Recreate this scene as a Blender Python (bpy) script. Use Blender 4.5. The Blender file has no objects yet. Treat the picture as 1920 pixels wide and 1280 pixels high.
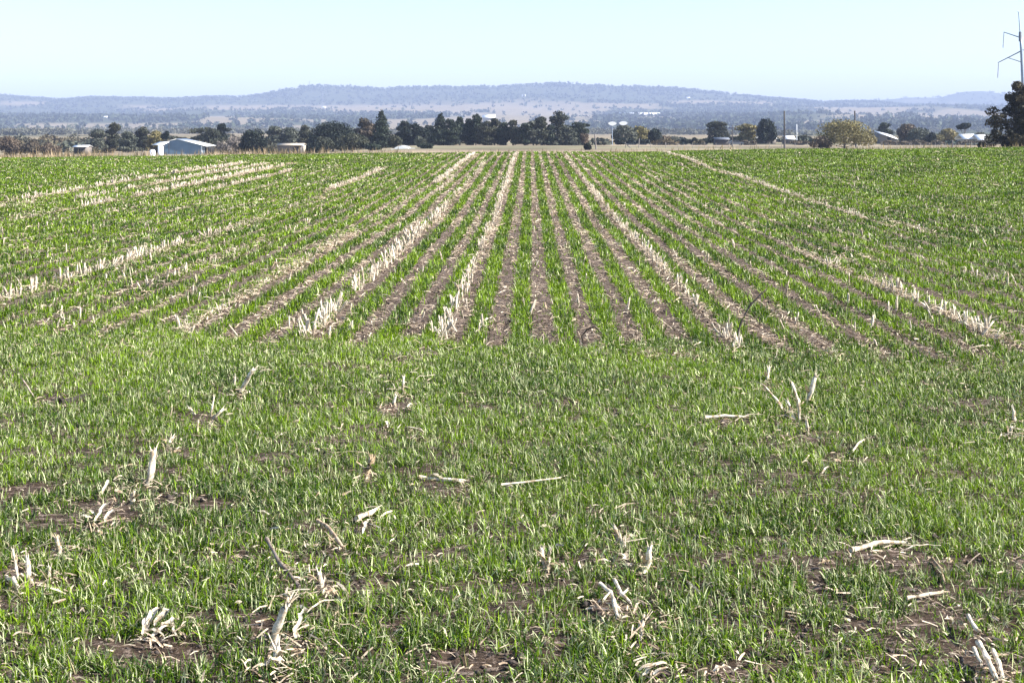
import bpy, math
import numpy as np
from math import radians, sin, cos, pi, tan, atan
sc = bpy.context.scene
# ------------------------------------------------------------------ camera, sky, sun, exposure
F, HZ, H = 2600.0, 243.0, 1.54           # focal length in photo pixels, eye-level row, eye height
YAW = atan(34 / F)
cd = bpy.data.cameras.new('camera'); cam = bpy.data.objects.new('camera', cd)
sc.collection.objects.link(cam); sc.camera = cam
cd.sensor_width = 36; cd.lens = 36 * F / 1920; cd.shift_y = -(640 - HZ) / 1920
cd.clip_start = 0.05; cd.clip_end = 40000
cam.location = (0, 0, H); cam.rotation_euler = (radians(90), 0, YAW)
SUN_EL, SUN_AZ = radians(37), radians(98)   # azimuth measured from +Y (view direction) towards +X
w = bpy.data.worlds.new('World'); sc.world = w; w.use_nodes = True
nt = w.node_tree; sky = nt.nodes.new('ShaderNodeTexSky'); sky.sky_type = 'NISHITA'; sky.sun_disc = False
sky.sun_elevation = SUN_EL; sky.sun_rotation = SUN_AZ
sky.air_density = 1.0; sky.dust_density = 1.3; sky.ozone_density = 2.2; sky.altitude = 400
bg = nt.nodes['Background']; nt.links.new(sky.outputs[0], bg.inputs[0]); bg.inputs[1].default_value = 0.10
sd = bpy.data.lights.new('sun', 'SUN'); sd.energy = 5.0; sd.angle = radians(0.5); sd.color = (1.0, 0.95, 0.87)
sun = bpy.data.objects.new('sun', sd); sc.collection.objects.link(sun)
sun.rotation_euler = (radians(90) - SUN_EL, 0, pi - SUN_AZ)
sc.view_settings.view_transform = 'Standard'; sc.view_settings.look = 'None'
sc.view_settings.gamma = 1; sc.view_settings.exposure = 1.42
sc.render.engine = 'CYCLES'
C = sc.collection
rng = np.random.default_rng(7)
AX = np.array([-sin(YAW), cos(YAW)]); RX = np.array([cos(YAW), sin(YAW)])

# ------------------------------------------------------------------ numeric helpers
def S(a, b, x):
    t = np.clip((np.asarray(x, float) - a) / (b - a), 0, 1); return t * t * (3 - 2 * t)
_perm = np.random.default_rng(3).random((256, 256))
def vnoise(x, y):
    x = np.asarray(x, float); y = np.asarray(y, float)
    xi = np.floor(x).astype(int); yi = np.floor(y).astype(int); fx = x - xi; fy = y - yi
    fx = fx * fx * (3 - 2 * fx); fy = fy * fy * (3 - 2 * fy)
    g = lambda i, j: _perm[i & 255, j & 255]
    return (g(xi, yi) * (1 - fx) + g(xi + 1, yi) * fx) * (1 - fy) + (g(xi, yi + 1) * (1 - fx) + g(xi + 1, yi + 1) * fx) * fy
def fbm(x, y, o=4):
    s = 0; a = 0.5; t = 0
    for k in range(o):
        s = s + a * vnoise(x * 2 ** k + 17.3 * k, y * 2 ** k + 5.1 * k); t += a; a *= 0.5
    return s / t
_d = np.linspace(0, 420, 2101)
_t = np.interp(_d, [0, 5, 22, 33, 45, 57, 64, 70, 90, 120, 200, 300, 400, 420],
               [0, 0, -.03, .06, .24, .44, .43, .31, -.35, -1.5, -2.6, -2.9, -3.0, -3.0])
_k = np.hanning(31); _k /= _k.sum(); _t = np.convolve(np.pad(_t, 15, 'edge'), _k, 'valid')
RIDGE = np.array([(-400,180),(0,177),(40,183),(110,188),(180,184),(240,186),(340,186),(370,183),(450,181),(500,176),(520,170),(560,163),(600,160),(660,161),
 (680,164),(720,166),(760,163),(840,162),(860,164),(960,161),(1000,158),(1060,156),(1110,159),(1200,163),(1260,166),(1330,173),(1400,181),(1440,185),(1500,189),
 (1540,193),(1580,191),(1640,191),(1700,196),(1800,200),(2400,205)], float)
FARR = np.array([(-400,215),(1400,215),(1560,196),(1650,186),(1700,183),(1760,180),(1785,174),(1805,170),(1850,170),(1880,173),(1920,177),(2000,184),(2400,190)], float)
def camframe(X, Y):
    X = np.asarray(X, float); Y = np.asarray(Y, float)
    r = X * RX[0] + Y * RX[1]; d = X * AX[0] + Y * AX[1]
    rad = np.hypot(r, d); th = np.arctan2(r, d)
    thc = np.clip(th, -0.45, 0.45)
    dd = np.where(np.abs(th) < 0.45, d, rad * cos(0.45)); u = 960 + F * np.tan(thc)
    return r, dd, u
def ground(X, Y):
    """height of the land at world X, Y"""
    r, d, u = camframe(X, Y)
    zn = np.interp(d, _d, _t)
    zn = zn + 0.0100 * np.clip(r, -26, 26) * S(20, 55, d) * (1 - S(70, 200, d))
    zn = zn + 0.045 * (fbm(r * .16 + 9, d * .16, 2) - .5) * S(12, 30, d) * (1 - S(60, 90, d)) * 4
    zn = zn - 2.2 * S(150, 350, d) * S(0, 300, 800 - u)
    R = np.interp(u, RIDGE[:, 0], RIDGE[:, 1]); FR = np.interp(u, FARR[:, 0], FARR[:, 1])
    ky = [(700, 262 + 0 * R), (1200, 255 + 0 * R), (2000, 249 + 0 * R), (3000, 238 + 0 * R), (4000, 222 + 0 * R), (5000, 208 + 0 * R),
          (5900, 199 + .0 * R), (6400, .5 * 196 + .5 * R), (7000, R), (7700, 222 + 0 * R), (8200, 212 + 0 * R), (8800, FR), (11000, 240 + 0 * R)]
    z = zn.copy(); pd = 420.0; pz = np.interp(420, _d, _t) - 2.2 * S(0, 300, 800 - u)
    for kd, y in ky:
        kz = H - (y - HZ) * kd / F
        m = (d > pd)
        t = np.clip((d - pd) / (kd - pd), 0, 1)
        z = np.where(m, pz + (kz - pz) * t, z); pd, pz = kd, kz
    n = (fbm(r * .0011 + 40, d * .0011 + 3, 4) - .5) * .016 * d * S(1800, 3500, d) * (1 - .85 * S(5900, 6900, d))
    return z + n
def P(px, d, z=None):
    """world position of photo column px at depth d"""
    q = AX * d + RX * ((px - 960) / F * d)
    return (q[0], q[1], float(ground(q[0], q[1])) if z is None else z)
def PG(px, py):
    """world point of the near field seen at photo pixel (px, py)"""
    d = F * H / (py - HZ)
    for _ in range(8):
        x, y, z = P(px, d); d = F * (H - z) / (py - HZ)
    return P(px, d) + (d,)
def zat(py, d): return H - (py - HZ) * d / F

# ------------------------------------------------------------------ mesh helpers
def npmesh(name, V, faces, mat, parent=None, col=None, smooth=False):
    """faces: list of (n,k) int arrays with k = 3 or 4"""
    me = bpy.data.meshes.new(name); V = np.asarray(V, np.float32)
    me.vertices.add(len(V)); me.vertices.foreach_set('co', V.ravel())
    li = np.concatenate([f.ravel() for f in faces]).astype(np.int32)
    tot = np.concatenate([np.full(len(f), f.shape[1]) for f in faces]).astype(np.int32)
    st = np.concatenate([[0], np.cumsum(tot)[:-1]]).astype(np.int32)
    me.loops.add(len(li)); me.loops.foreach_set('vertex_index', li)
    me.polygons.add(len(tot)); me.polygons.foreach_set('loop_start', st); me.polygons.foreach_set('loop_total', tot)
    if smooth: me.polygons.foreach_set('use_smooth', np.ones(len(tot), bool))
    me.update(calc_edges=True); me.validate()
    if col is not None:
        a = me.color_attributes.new('Col', 'FLOAT_COLOR', 'POINT')
        c = np.ones((len(V), 4), np.float32); c[:, :3] = col; a.data.foreach_set('color', c.ravel())
    me.materials.append(mat)
    o = bpy.data.objects.new(name, me); C.objects.link(o); o.parent = parent
    return o
def tag(o, label=None, cat=None, group=None, kind=None):
    if label: o['label'] = label
    if cat: o['category'] = cat
    if group: o['group'] = group
    if kind: o['kind'] = kind
    return o
def thing(name, loc, rz, label, cat, group=None):
    o = bpy.data.objects.new(name, None); C.objects.link(o); o.location = loc; o.rotation_euler = (0, 0, rz)
    o.empty_display_size = .3
    return tag(o, label, cat, group)
class MB:
    def __init__(s): s.v = []; s.f3 = []; s.f4 = []
    def add(s, V, f): 
        b = len(s.v); s.v.extend(map(tuple, V))
        for q in f: (s.f4 if len(q) == 4 else s.f3).append([b + i for i in q])
    def box(s, x0, x1, y0, y1, z0, z1):
        s.add([(x0,y0,z0),(x1,y0,z0),(x1,y1,z0),(x0,y1,z0),(x0,y0,z1),(x1,y0,z1),(x1,y1,z1),(x0,y1,z1)],
              [(0,3,2,1),(4,5,6,7),(0,1,5,4),(1,2,6,5),(2,3,7,6),(3,0,4,7)])
    def prism(s, poly, y0, y1):              # polygon in x,z (counter-clockwise), extruded along y
        n = len(poly); V = [(x, y0, z) for x, z in poly] + [(x, y1, z) for x, z in poly]
        s.add(V, [(i, (i+1) % n, n + (i+1) % n, n + i) for i in range(n)])
        for k in range(1, n - 1): s.add([V[0], V[k], V[k+1]], [(0, 1, 2)]); s.add([V[n], V[n+k+1], V[n+k]], [(0, 1, 2)])
    def tube(s, pts, rad, n=6, caps=True):
        pts = [np.array(p, float) for p in pts]; b = len(s.v)
        for i, p in enumerate(pts):
            t = pts[min(i+1, len(pts)-1)] - pts[max(i-1, 0)]; t /= np.linalg.norm(t) + 1e-9
            a = np.cross(t, (0, 0, 1)) if abs(t[2]) < .9 else np.cross(t, (1, 0, 0)); a /= np.linalg.norm(a); c = np.cross(t, a)
            r = rad[i] if hasattr(rad, '__len__') else rad
            for k in range(n): s.v.append(tuple(p + r * (a * cos(2*pi*k/n) + c * sin(2*pi*k/n))))
        for i in range(len(pts) - 1):
            for k in range(n): s.f4.append([b+i*n+k, b+i*n+(k+1)%n, b+(i+1)*n+(k+1)%n, b+(i+1)*n+k])
        if caps:
            for base, q in ((b, pts[0]), (b + (len(pts)-1)*n, pts[-1])):
                s.v.append(tuple(q)); m = len(s.v) - 1
                for k in range(n): s.f3.append([base+k, base+(k+1)%n, m])
    def build(s, name, mat, parent=None, col=None, smooth=False):
        fs = []
        if s.f4: fs.append(np.array(s.f4))
        if s.f3: fs.append(np.array(s.f3))
        return npmesh(name, s.v, fs, mat, parent, col, smooth)

# ------------------------------------------------------------------ materials
def newmat(name):
    m = bpy.data.materials.new(name); m.use_nodes = True; n = m.node_tree
    return m, n, n.nodes['Principled BSDF']
def N(n, t, **kw):
    o = n.nodes.new(t)
    for k, v in kw.items(): setattr(o, k, v)
    return o
def ramp(n, stops, src):
    r = N(n, 'ShaderNodeValToRGB'); e = r.color_ramp.elements
    while len(e) < len(stops): e.new(.5)
    for el, (p, c) in zip(e, stops): el.position = p; el.color = (*c, 1)
    n.links.new(src, r.inputs[0]); return r.outputs[0]
def noise(n, scale, detail=5, vec=None, rough=.6):
    x = N(n, 'ShaderNodeTexNoise'); x.inputs['Scale'].default_value = scale; x.inputs['Detail'].default_value = detail
    x.inputs['Roughness'].default_value = rough
    if vec is None:
        tc = N(n, 'ShaderNodeTexCoord'); vec = tc.outputs['Object']
    n.links.new(vec, x.inputs['Vector']); return x.outputs[0]
def mixc(n, fac, a, b, mode='MIX'):
    m = N(n, 'ShaderNodeMix', data_type='RGBA', blend_type=mode)
    for s_, v in ((m.inputs[0], fac), (m.inputs[6], a), (m.inputs[7], b)):
        if isinstance(v, (int, float)): s_.default_value = v
        elif isinstance(v, tuple): s_.default_value = (*v, 1)
        else: n.links.new(v, s_)
    return m.outputs[2]
def bump(n, b, src, strength, dist):
    u = N(n, 'ShaderNodeBump'); u.inputs['Strength'].default_value = strength; u.inputs['Distance'].default_value = dist
    n.links.new(src, u.inputs['Height']); n.links.new(u.outputs[0], b.inputs['Normal'])
def foliage_mat(name, trans=.3, rough=.5, spec=.35, tint=(1, 1, 1)):
    m, n, b = newmat(name)
    a = N(n, 'ShaderNodeAttribute', attribute_name='Col')
    n.links.new(a.outputs[0], b.inputs['Base Color']); b.inputs['Roughness'].default_value = rough
    b.inputs['Specular IOR Level'].default_value = spec
    t = N(n, 'ShaderNodeBsdfTranslucent'); c = mixc(n, 1.0, a.outputs[0], tint, 'MULTIPLY'); n.links.new(c, t.inputs[0])
    mx = N(n, 'ShaderNodeMixShader'); mx.inputs[0].default_value = trans
    n.links.new(b.outputs[0], mx.inputs[1]); n.links.new(t.outputs[0], mx.inputs[2])
    n.links.new(mx.outputs[0], n.nodes['Material Output'].inputs[0]); return m
def plain(name, c, rough=.7, var=.25, scale=3, metal=0):
    m, n, b = newmat(name); f = noise(n, scale)
    lo = tuple(x * (1 - var) for x in c); hi = tuple(min(.95, x * (1 + var)) for x in c)
    n.links.new(ramp(n, [(.3, lo), (.7, hi)], f), b.inputs['Base Color']); b.inputs['Roughness'].default_value = rough
    b.inputs['Metallic'].default_value = metal; return m
M_grass = foliage_mat('grass_blade', .22, .5, .22, (1.0, 1.05, .6))
M_leaf = foliage_mat('tree_leaf', .15, .6, .2)
M_far = foliage_mat('far_leaf', .05, .8, .1)
M_straw = foliage_mat('straw', .12, .75, .2, (1, .95, .85))
def fibres(m):
    n = m.node_tree; b = n.nodes['Principled BSDF']; a = [x for x in n.nodes if x.type == 'ATTRIBUTE'][0]
    tc = N(n, 'ShaderNodeTexCoord'); f = noise(n, 160, 4, tc.outputs['Object'], .7); f2 = noise(n, 35, 3, tc.outputs['Object'], .6)
    c = mixc(n, 1.0, a.outputs[0], ramp(n, [(.3, (.55, .52, .48)), (.6, (1.1, 1.1, 1.1))], f), 'MULTIPLY')
    c = mixc(n, 1.0, c, ramp(n, [(.36, (.50, .43, .35)), (.56, (1.1, 1.1, 1.1))], f2), 'MULTIPLY')
    n.links.new(c, b.inputs['Base Color']); bump(n, b, f, .6, .003)
fibres(M_straw)
M_clod = plain('clod', (.052, .040, .034), .95, .4, 60)
M_bark = plain('bark', (.10, .085, .075), .9, .4, 2)
M_dark = plain('dark_timber', (.045, .04, .04), .8, .3, 5)
M_timber = plain('weathered_timber', (.16, .14, .125), .85, .3, 5)
M_steel = plain('galvanised_steel', (.22, .27, .34), .5, .15, 3, .3)
M_porc = plain('insulator', (.30, .32, .42), .3, .1, 3)
M_white = plain('white_roof', (.82, .83, .84), .4, .05, 1)
M_cream = plain('cream_wall', (.40, .34, .27), .8, .12, .8)
M_shade = plain('interior_shade', (.02, .02, .022), .9, .2, 2)  # near-black colour puts in the shade inside bays and openings
M_glass = plain('dark_glass', (.03, .035, .045), .15, .1, 2)
M_tyre = plain('rubber', (.02, .02, .02), .9, .1, 8)
M_grey = plain('grey_paint', (.10, .11, .13), .4, .1, 2)
def corr():                                   # corrugated blue-grey wall
    m, n, b = newmat('corrugated_wall')
    wv = N(n, 'ShaderNodeTexWave', wave_type='BANDS', bands_direction='X'); wv.inputs['Scale'].default_value = 1.6
    tc = N(n, 'ShaderNodeTexCoord'); n.links.new(tc.outputs['Object'], wv.inputs['Vector'])
    f = noise(n, .6); c = ramp(n, [(.3, (.10, .165, .25)), (.7, (.14, .215, .31))], f)
    n.links.new(c, b.inputs['Base Color']); b.inputs['Roughness'].default_value = .5
    bump(n, b, wv.outputs[0], .5, .03); return m
M_corr = corr()
def soil():
    m, n, b = newmat('soil'); tc = N(n, 'ShaderNodeTexCoord'); v = tc.outputs['Object']
    big = noise(n, 1.3, 3, v); mid = noise(n, 22, 6, v); fine = noise(n, 140, 4, v)
    c = ramp(n, [(.35, (.026, .019, .016)), (.6, (.076, .052, .036))], mid)
    c = mixc(n, ramp(n, [(.4, (0, 0, 0)), (.85, (.5, .5, .5))], fine), c, (.125, .088, .066))
    mp = N(n, 'ShaderNodeMapping'); mp.inputs['Scale'].default_value = (14, 60, 20); n.links.new(v, mp.inputs['Vector'])
    fl = noise(n, 1.0, 5, mp.outputs[0], .75)
    mp2 = N(n, 'ShaderNodeMapping'); mp2.inputs['Scale'].default_value = (55, 17, 20); mp2.inputs['Rotation'].default_value = (0, 0, .5); n.links.new(v, mp2.inputs['Vector'])
    fl2 = noise(n, 1.0, 5, mp2.outputs[0], .75)
    sx_ = N(n, 'ShaderNodeSeparateXYZ'); n.links.new(v, sx_.inputs[0]); mr = N(n, 'ShaderNodeMapRange'); n.links.new(sx_.outputs[1], mr.inputs[0])
    mr.inputs[1].default_value = 9.2; mr.inputs[2].default_value = 11.5; mr.inputs[3].default_value = 0; mr.inputs[4].default_value = .02   # more residue lies between the rows
    ad = N(n, 'ShaderNodeMath', operation='ADD'); n.links.new(fl, ad.inputs[0]); n.links.new(mr.outputs[0], ad.inputs[1]); fl = ad.outputs[0]
    ad = N(n, 'ShaderNodeMath', operation='ADD'); n.links.new(fl2, ad.inputs[0]); n.links.new(mr.outputs[0], ad.inputs[1]); fl2 = ad.outputs[0]
    k = ramp(n, [(.55, (0, 0, 0)), (.63, (.85, .85, .85))], fl); k2 = ramp(n, [(.57, (0, 0, 0)), (.65, (.7, .7, .7))], fl2)
    c = mixc(n, k, c, (.42, .325, .27)); c = mixc(n, k2, c, (.34, .27, .22))
    n.links.new(c, b.inputs['Base Color']); b.inputs['Roughness'].default_value = .95; b.inputs['Specular IOR Level'].default_value = .1
    s = N(n, 'ShaderNodeMath', operation='ADD'); n.links.new(mid, s.inputs[0]); n.links.new(fl, s.inputs[1])
    bump(n, b, s.outputs[0], .9, .025); return m
M_soil = soil()
def landmat():
    m, n, b = newmat('land'); a = N(n, 'ShaderNodeAttribute', attribute_name='Col')
    tc = N(n, 'ShaderNodeTexCoord'); f = noise(n, .08, 8, tc.outputs['Object'], .75)
    c = mixc(n, 1.0, a.outputs[0], ramp(n, [(.3, (.6, .6, .6)), (.7, (1.35, 1.3, 1.25))], f), 'MULTIPLY')
    n.links.new(c, b.inputs['Base Color']); b.inputs['Roughness'].default_value = 1; b.inputs['Specular IOR Level'].default_value = 0
    return m
M_land = landmat()

# ------------------------------------------------------------------ land: one sheet in three named sections sharing their seams
def fieldmask(X, Y):
    """0 woodland .. 1 open pale paddock on the far slopes"""
    r, d, u = camframe(X, Y); z = ground(X, Y); y = HZ + F * (H - z) / np.maximum(d, 1)
    n = fbm(r * .0016 + 7, d * .0009 + 2, 3); n2 = fbm(r * .006, d * .004 + 9, 3)
    m = S(.53, .61, n + .3 * (n2 - .5)) * (1 - S(5600, 6300, d))
    for (x0, x1, y0, y1) in PADD:
        e = 6
        m = np.maximum(m, S(x0 - 25, x0 + 25, u + 60 * (n2 - .5)) * (1 - S(x1 - 25, x1 + 25, u + 60 * (n2 - .5))) * S(y0 - 1.5, y0 + 1.5, y + e * (n2 - .5)) * (1 - S(y1 - 1.5, y1 + 1.5, y + e * (n2 - .5))))
    return m * S(700, 1500, d) + (1 - S(700, 1500, d))
PADD = [(20, 330, 231, 246), (390, 640, 198, 206), (600, 880, 198, 211), (1080, 1240, 194, 204), (1270, 1450, 190, 197), (1540, 1690, 206, 222),
        (360, 480, 218, 234), (1170, 1260, 219, 224), (690, 800, 222, 240), (960, 1010, 222, 232), (1480, 1560, 226, 236), (0, 90, 190, 197), (230, 290, 197, 204), (1640, 1850, 190, 193), (1700,1900,212,222)]
ths = np.concatenate([np.linspace(-pi, -.47, 40)[:-1], np.linspace(-.47, .47, 700), np.linspace(.47, pi, 40)[1:]])
rads = np.concatenate([[.0], np.geomspace(1.2, 3.3, 12)[:-1], np.geomspace(3.3, 12, 190)[:-1], np.geomspace(12, 95, 170)[:-1], np.geomspace(95, 12500, 330)])
T, Rr = np.meshgrid(ths, rads)
GX = Rr * np.sin(T) * RX[0] + Rr * np.cos(T) * AX[0]; GY = Rr * np.sin(T) * RX[1] + Rr * np.cos(T) * AX[1]
GZ = ground(GX, GY)
micro = (fbm(GX * 9, GY * 9, 3) - .5) * .035 + (fbm(GX * 2.2 + 5, GY * 2.2, 2) - .5) * .05
GZ = GZ + micro * (1 - S(20, 45, Rr))
fm = fieldmask(GX, GY)
wood = np.array([.06, .07, .045]); pale = np.array([.205, .175, .125]); dry = np.array([.27, .225, .17])
colr = wood + (pale - wood) * fm[..., None]
near = (1 - S(500, 1400, Rr))[..., None]
pn = fbm(GX * .03, GY * .03, 3)[..., None]
colr = colr * (1 - near) + near * (dry * (.55 + .9 * pn)) * (1 - .35 * S(.45, .62, fbm(GX * .012 + 8, GY * .03, 3))[..., None] * np.array([1, .75, .9]))
def sheet(name, a, b, mat):
    nt_ = len(ths); V = np.stack([GX[a:b+1], GY[a:b+1], GZ[a:b+1]], -1).reshape(-1, 3); nr = b - a + 1
    i, j = np.meshgrid(np.arange(nr - 1), np.arange(nt_ - 1), indexing='ij'); q = i * nt_ + j
    f = np.stack([q, q + 1, q + nt_ + 1, q + nt_], -1).reshape(-1, 4)[:, ::-1]
    o = npmesh(name, V, [f], mat, col=colr[a:b+1].reshape(-1, 3), smooth=True); o['kind'] = 'structure'; return o
i1 = int(np.searchsorted(rads, 95)); i2 = int(np.searchsorted(rads, 2600))
sheet('ground', 0, i1, M_soil); sheet('terrain', i1, i2, M_land); sheet('hills', i2, len(rads) - 1, M_land)

# ------------------------------------------------------------------ grass
def blades(B, L, Wd, hd, lean, curl, col, seg):
    """numpy grass blades: base (n,3), length, width, heading, lean from vertical, extra curl, colour (n,3)"""
    n = len(B); t = np.linspace(0, 1, seg + 1)
    ang = lean[:, None] + curl[:, None] * t[None] ** 1.3
    dl = L[:, None] / seg
    ho = np.concatenate([np.zeros((n, 1)), np.cumsum(np.sin(ang[:, :-1]) * dl, 1)], 1)
    ve = np.concatenate([np.zeros((n, 1)), np.cumsum(np.cos(ang[:, :-1]) * dl, 1)], 1)
    cx, cy = np.cos(hd)[:, None], np.sin(hd)[:, None]
    ctr = np.stack([B[:, 0:1] + ho * cx, B[:, 1:2] + ho * cy, B[:, 2:3] + ve], -1)
    tw = rng.uniform(-.9, .9, n)[:, None]
    sx = -np.sin(hd[:, None] + tw); sy = np.cos(hd[:, None] + tw)
    wp = Wd[:, None] * np.array([.75, 1.0, .8, .45][:seg] if seg > 2 else [.9, .85][:seg])[None] * .5
    side = np.stack([sx * wp, sy * wp, 0 * wp], -1)
    Lf = ctr[:, :seg] - side; Rt = ctr[:, :seg] + side
    V = np.concatenate([np.stack([Lf, Rt], 2).reshape(n, 2 * seg, 3), ctr[:, seg:]], 1)
    k = 2 * seg + 1; b = np.arange(n)[:, None] * k
    f4 = [b + np.array([[2*s_, 2*s_+1, 2*s_+3, 2*s_+2]]) for s_ in range(seg - 1)]
    f4 = np.stack(f4, 1).reshape(-1, 4); f3 = b + np.array([[2*seg-2, 2*seg-1, 2*seg]])
    return V.reshape(-1, 3), f4, f3, np.repeat(col, k, 0)
def merge(parts, name, mat):
    off = 0; V = []; F4 = []; F3 = []; Cc = []
    for v, f4, f3, c in parts:
        V.append(v); F4.append(f4 + off); F3.append(f3 + off); Cc.append(c); off += len(v)
    return npmesh(name, np.concatenate(V), [np.concatenate(F4), np.concatenate(F3)], mat, col=np.concatenate(Cc))
def grasscol(n, x, y, dryf=.07, palef=.24):
    a = np.array([.020, .062, .002]); b_ = np.array([.20, .315, .006]); c = np.array([.56, .60, .33])
    k = np.clip(fbm(x * 1.1, y * 1.1, 3) * 1.3 - .15 + rng.normal(0, .38, n), 0, 1)[:, None]
    col = a + (b_ - a) * k
    pale_ = rng.random(n) < palef; col[pale_] = c * rng.uniform(.45, 1.2, (pale_.sum(), 1))  # pale blades: own pale tone plus highlights put into their colour
    dr = rng.random(n) < dryf; col[dr] = np.array([.46, .38, .24]) * rng.uniform(.5, 1.1, (dr.sum(), 1))
    return col * rng.uniform(.4, 1.38, (n, 1))
BARE = [(300,1228,150,26),(850,1238,115,28),(380,940,95,11),(50,925,60,14),(1530,1095,24,34),(1130,1140,60,24),(1745,1138,55,12),(1850,1268,70,16),
        (205,955,60,26),(25,1085,40,26),(520,1190,60,30),(1430,1135,40,9),(1400,1262,90,14),(1010,1195,60,14),(130,752,45,8),(1570,865,25,14),(1290,1268,60,10),(740,770,30,22)]
STUMPS = [(448,738),(393,797),(372,785),(314,838),(277,908),(215,912),(246,945),(190,990),(70,750),(112,758),(755,735),(738,760),(725,807),(775,817),(683,897),(826,911),(1436,718),(1475,768),
 (1500,785),(1515,756),(1516,815),(1360,793),(1906,795),(1892,818),(65,1098),(93,1095),(112,1040),(520,1070),(550,1100),(508,1215),(515,1245),(515,1266),(565,1205),(300,1195),(606,1105),(620,1020),(690,975),(1024,1066),
 (1203,1077),(1168,1062),(1165,1014),(1150,1150),(1170,1150),(1196,1194),(1620,1045),(1670,1036),(1730,1135),(1830,1200),(1852,1250),(1868,1275),(1225,1274),(1350,1277)]
def barefac(x, y):
    r, d, u = camframe(x, y); py = HZ + F * H / np.maximum(d, .5); m = np.zeros_like(x)
    nn = fbm(x * 9, y * 9, 3)
    for (a, b_, rx, ry) in BARE:
        q = ((u - a) / rx) ** 2 + ((py - b_) / ry) ** 2 + (nn - .5) * 2.6
        m = np.maximum(m, 1 - S(.6, 1.3, q))
    for (a, b_) in STUMPS:
        s_ = F * H / (b_ - HZ); s_ = (b_ - HZ) / 1000; q = ((u - a) / (26 * s_)) ** 2 + ((py - b_ - 10 * s_) / (17 * s_)) ** 2 + (nn - .5) * 1.8; m = np.maximum(m, .85 * (1 - S(.5, 1.3, q)))
    return m
def seedlings(x, y, per, hs, wmin, seg, dens_col=.07, palef=.26):
    n = len(x); x = np.repeat(x, per); y = np.repeat(y, per); m = len(x)
    x = x + rng.normal(0, .009, m); y = y + rng.normal(0, .009, m)
    r, d, u = camframe(x, y)
    z = ground(x, y) - .004
    L = hs * rng.uniform(.55, 1.25, m) * (.8 + .4 * fbm(x * 2.5, y * 2.5, 2))
    Wd = np.maximum(rng.uniform(.0022, .0044, m), wmin * d)
    return blades(np.stack([x, y, z], 1), L, Wd, rng.uniform(0, 2*pi, m), np.abs(rng.normal(.4, .6, m)), rng.uniform(-.6, 3.8, m), grasscol(m, x, y, dens_col, palef), seg)
parts = []
def headland_edge(X): return 9.9 - .14 * np.clip(X, -6, 3) + .22 * np.sin(X * 1.7) + .7 * (vnoise(np.asarray(X) * 3.1, np.asarray(X) * 0 + 2) - .5)
# foreground headland: sown crosswise, closed cover
n = 265000
d = np.sqrt(rng.uniform(2.9 ** 2, 11.2 ** 2, n)); u = rng.uniform(-.5, .5, n)
r = u * (d * .80 + 5.0)
x = AX[0] * d + RX[0] * r; y = AX[1] * d + RX[1] * r
keep = (y < headland_edge(x) + rng.normal(0, .12, n))
dn = .62 + .38 * np.cos(2 * pi * y / .30 + 1.2 * np.sin(x * .8)) * (1 - S(5, 9, d) * .4)
dn *= .35 + .75 * S(.36, .58, fbm(x * 11, y * 11, 2)); dn *= .55 + 1.0 * S(.25, .55, fbm(x * 1.7, y * 2.6, 4)); dn *= (1 - .93 * barefac(x, y))
keep &= rng.random(n) < dn * 1.25
print('headland seedlings', keep.sum())
parts.append(seedlings(x[keep], y[keep], 6, .060, .0005, 3, .04, .27))
# drilled rows running away from the camera
RS, R0 = .333, -.066
nr = 95
for k in range(-nr, nr + 1):
    X0 = R0 + RS * k
    dmin = max(9.0, (abs(X0) - 3.0) / .40); dmax = 86.0
    if dmin >= dmax: continue
    # blade positions with density falling as 1/d
    cnt = int(3500 * math.log(dmax / dmin))
    yy = dmin * np.exp(rng.random(cnt) * math.log(dmax / dmin))
    hw = (.066 + .024 * vnoise(k * 3.7, .5)) * (.85 + .3 * fbm(yy * .5, yy * 0 + k * 2.3, 2)) + .040 * float(S(1.3, 5.0, abs(X0))) + .03 * float(S(6.0, 14, abs(X0)))
    xx = X0 + .03 * (vnoise(yy * .35, k * 1.0) - .5) + rng.uniform(-1, 1, cnt) * hw + rng.normal(0, .010, cnt)
    gap = S(.20, .42, fbm(yy * .55 + k * 11.3, yy * 0 + k * 5.7, 3)) * .35 + .65
    loose = rng.random(cnt) < .04 + .22 * float(S(5, 10, abs(X0)))
    xx = np.where(loose, X0 + rng.uniform(-.17, .17, cnt), xx)
    kp = (rng.random(cnt) < gap) & (yy > headland_edge(xx) - rng.uniform(0, .35, cnt))
    if kp.sum() < 2: continue
    parts.append(seedlings(xx[kp], yy[kp], 2, .074, .00062, 2, .02, .11))
n = 26000; d = rng.uniform(71, 100, n); r = rng.uniform(-40, 40, n); x = AX[0] * d + RX[0] * r; y = AX[1] * d + RX[1] * r
dk = rng.random(n) < np.where(r < -6, 1, .45) * S(.3, .6, fbm(r * .25, d * .1, 3)); x, y, r, d = x[dk], y[dk], r[dk], d[dk]; n = len(x)
dc = np.array([.30, .225, .14]) * rng.uniform(.6, 1.4, (n, 1)) * (1 + .2 * rng.normal(0, 1, (n, 1)) * 0)
dg = merge([blades(np.stack([x, y, ground(x, y)], 1), rng.uniform(.2, .62, n) * np.where(r < -6, 1.1, .75), rng.uniform(.02, .05, n), rng.uniform(0, 2*pi, n), np.abs(rng.normal(.1, .25, n)), rng.uniform(0, 1, n), dc, 2)], 'dry_grass', M_grass)
tag(dg, 'brown dry grass along the far edge of the green paddock', 'dry grass', kind='stuff')
g = merge(parts, 'grass', M_grass); tag(g, 'green cereal seedlings sown in long rows over the paddock', 'grass', kind='stuff')
print('grass verts', len(g.data.vertices))

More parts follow.
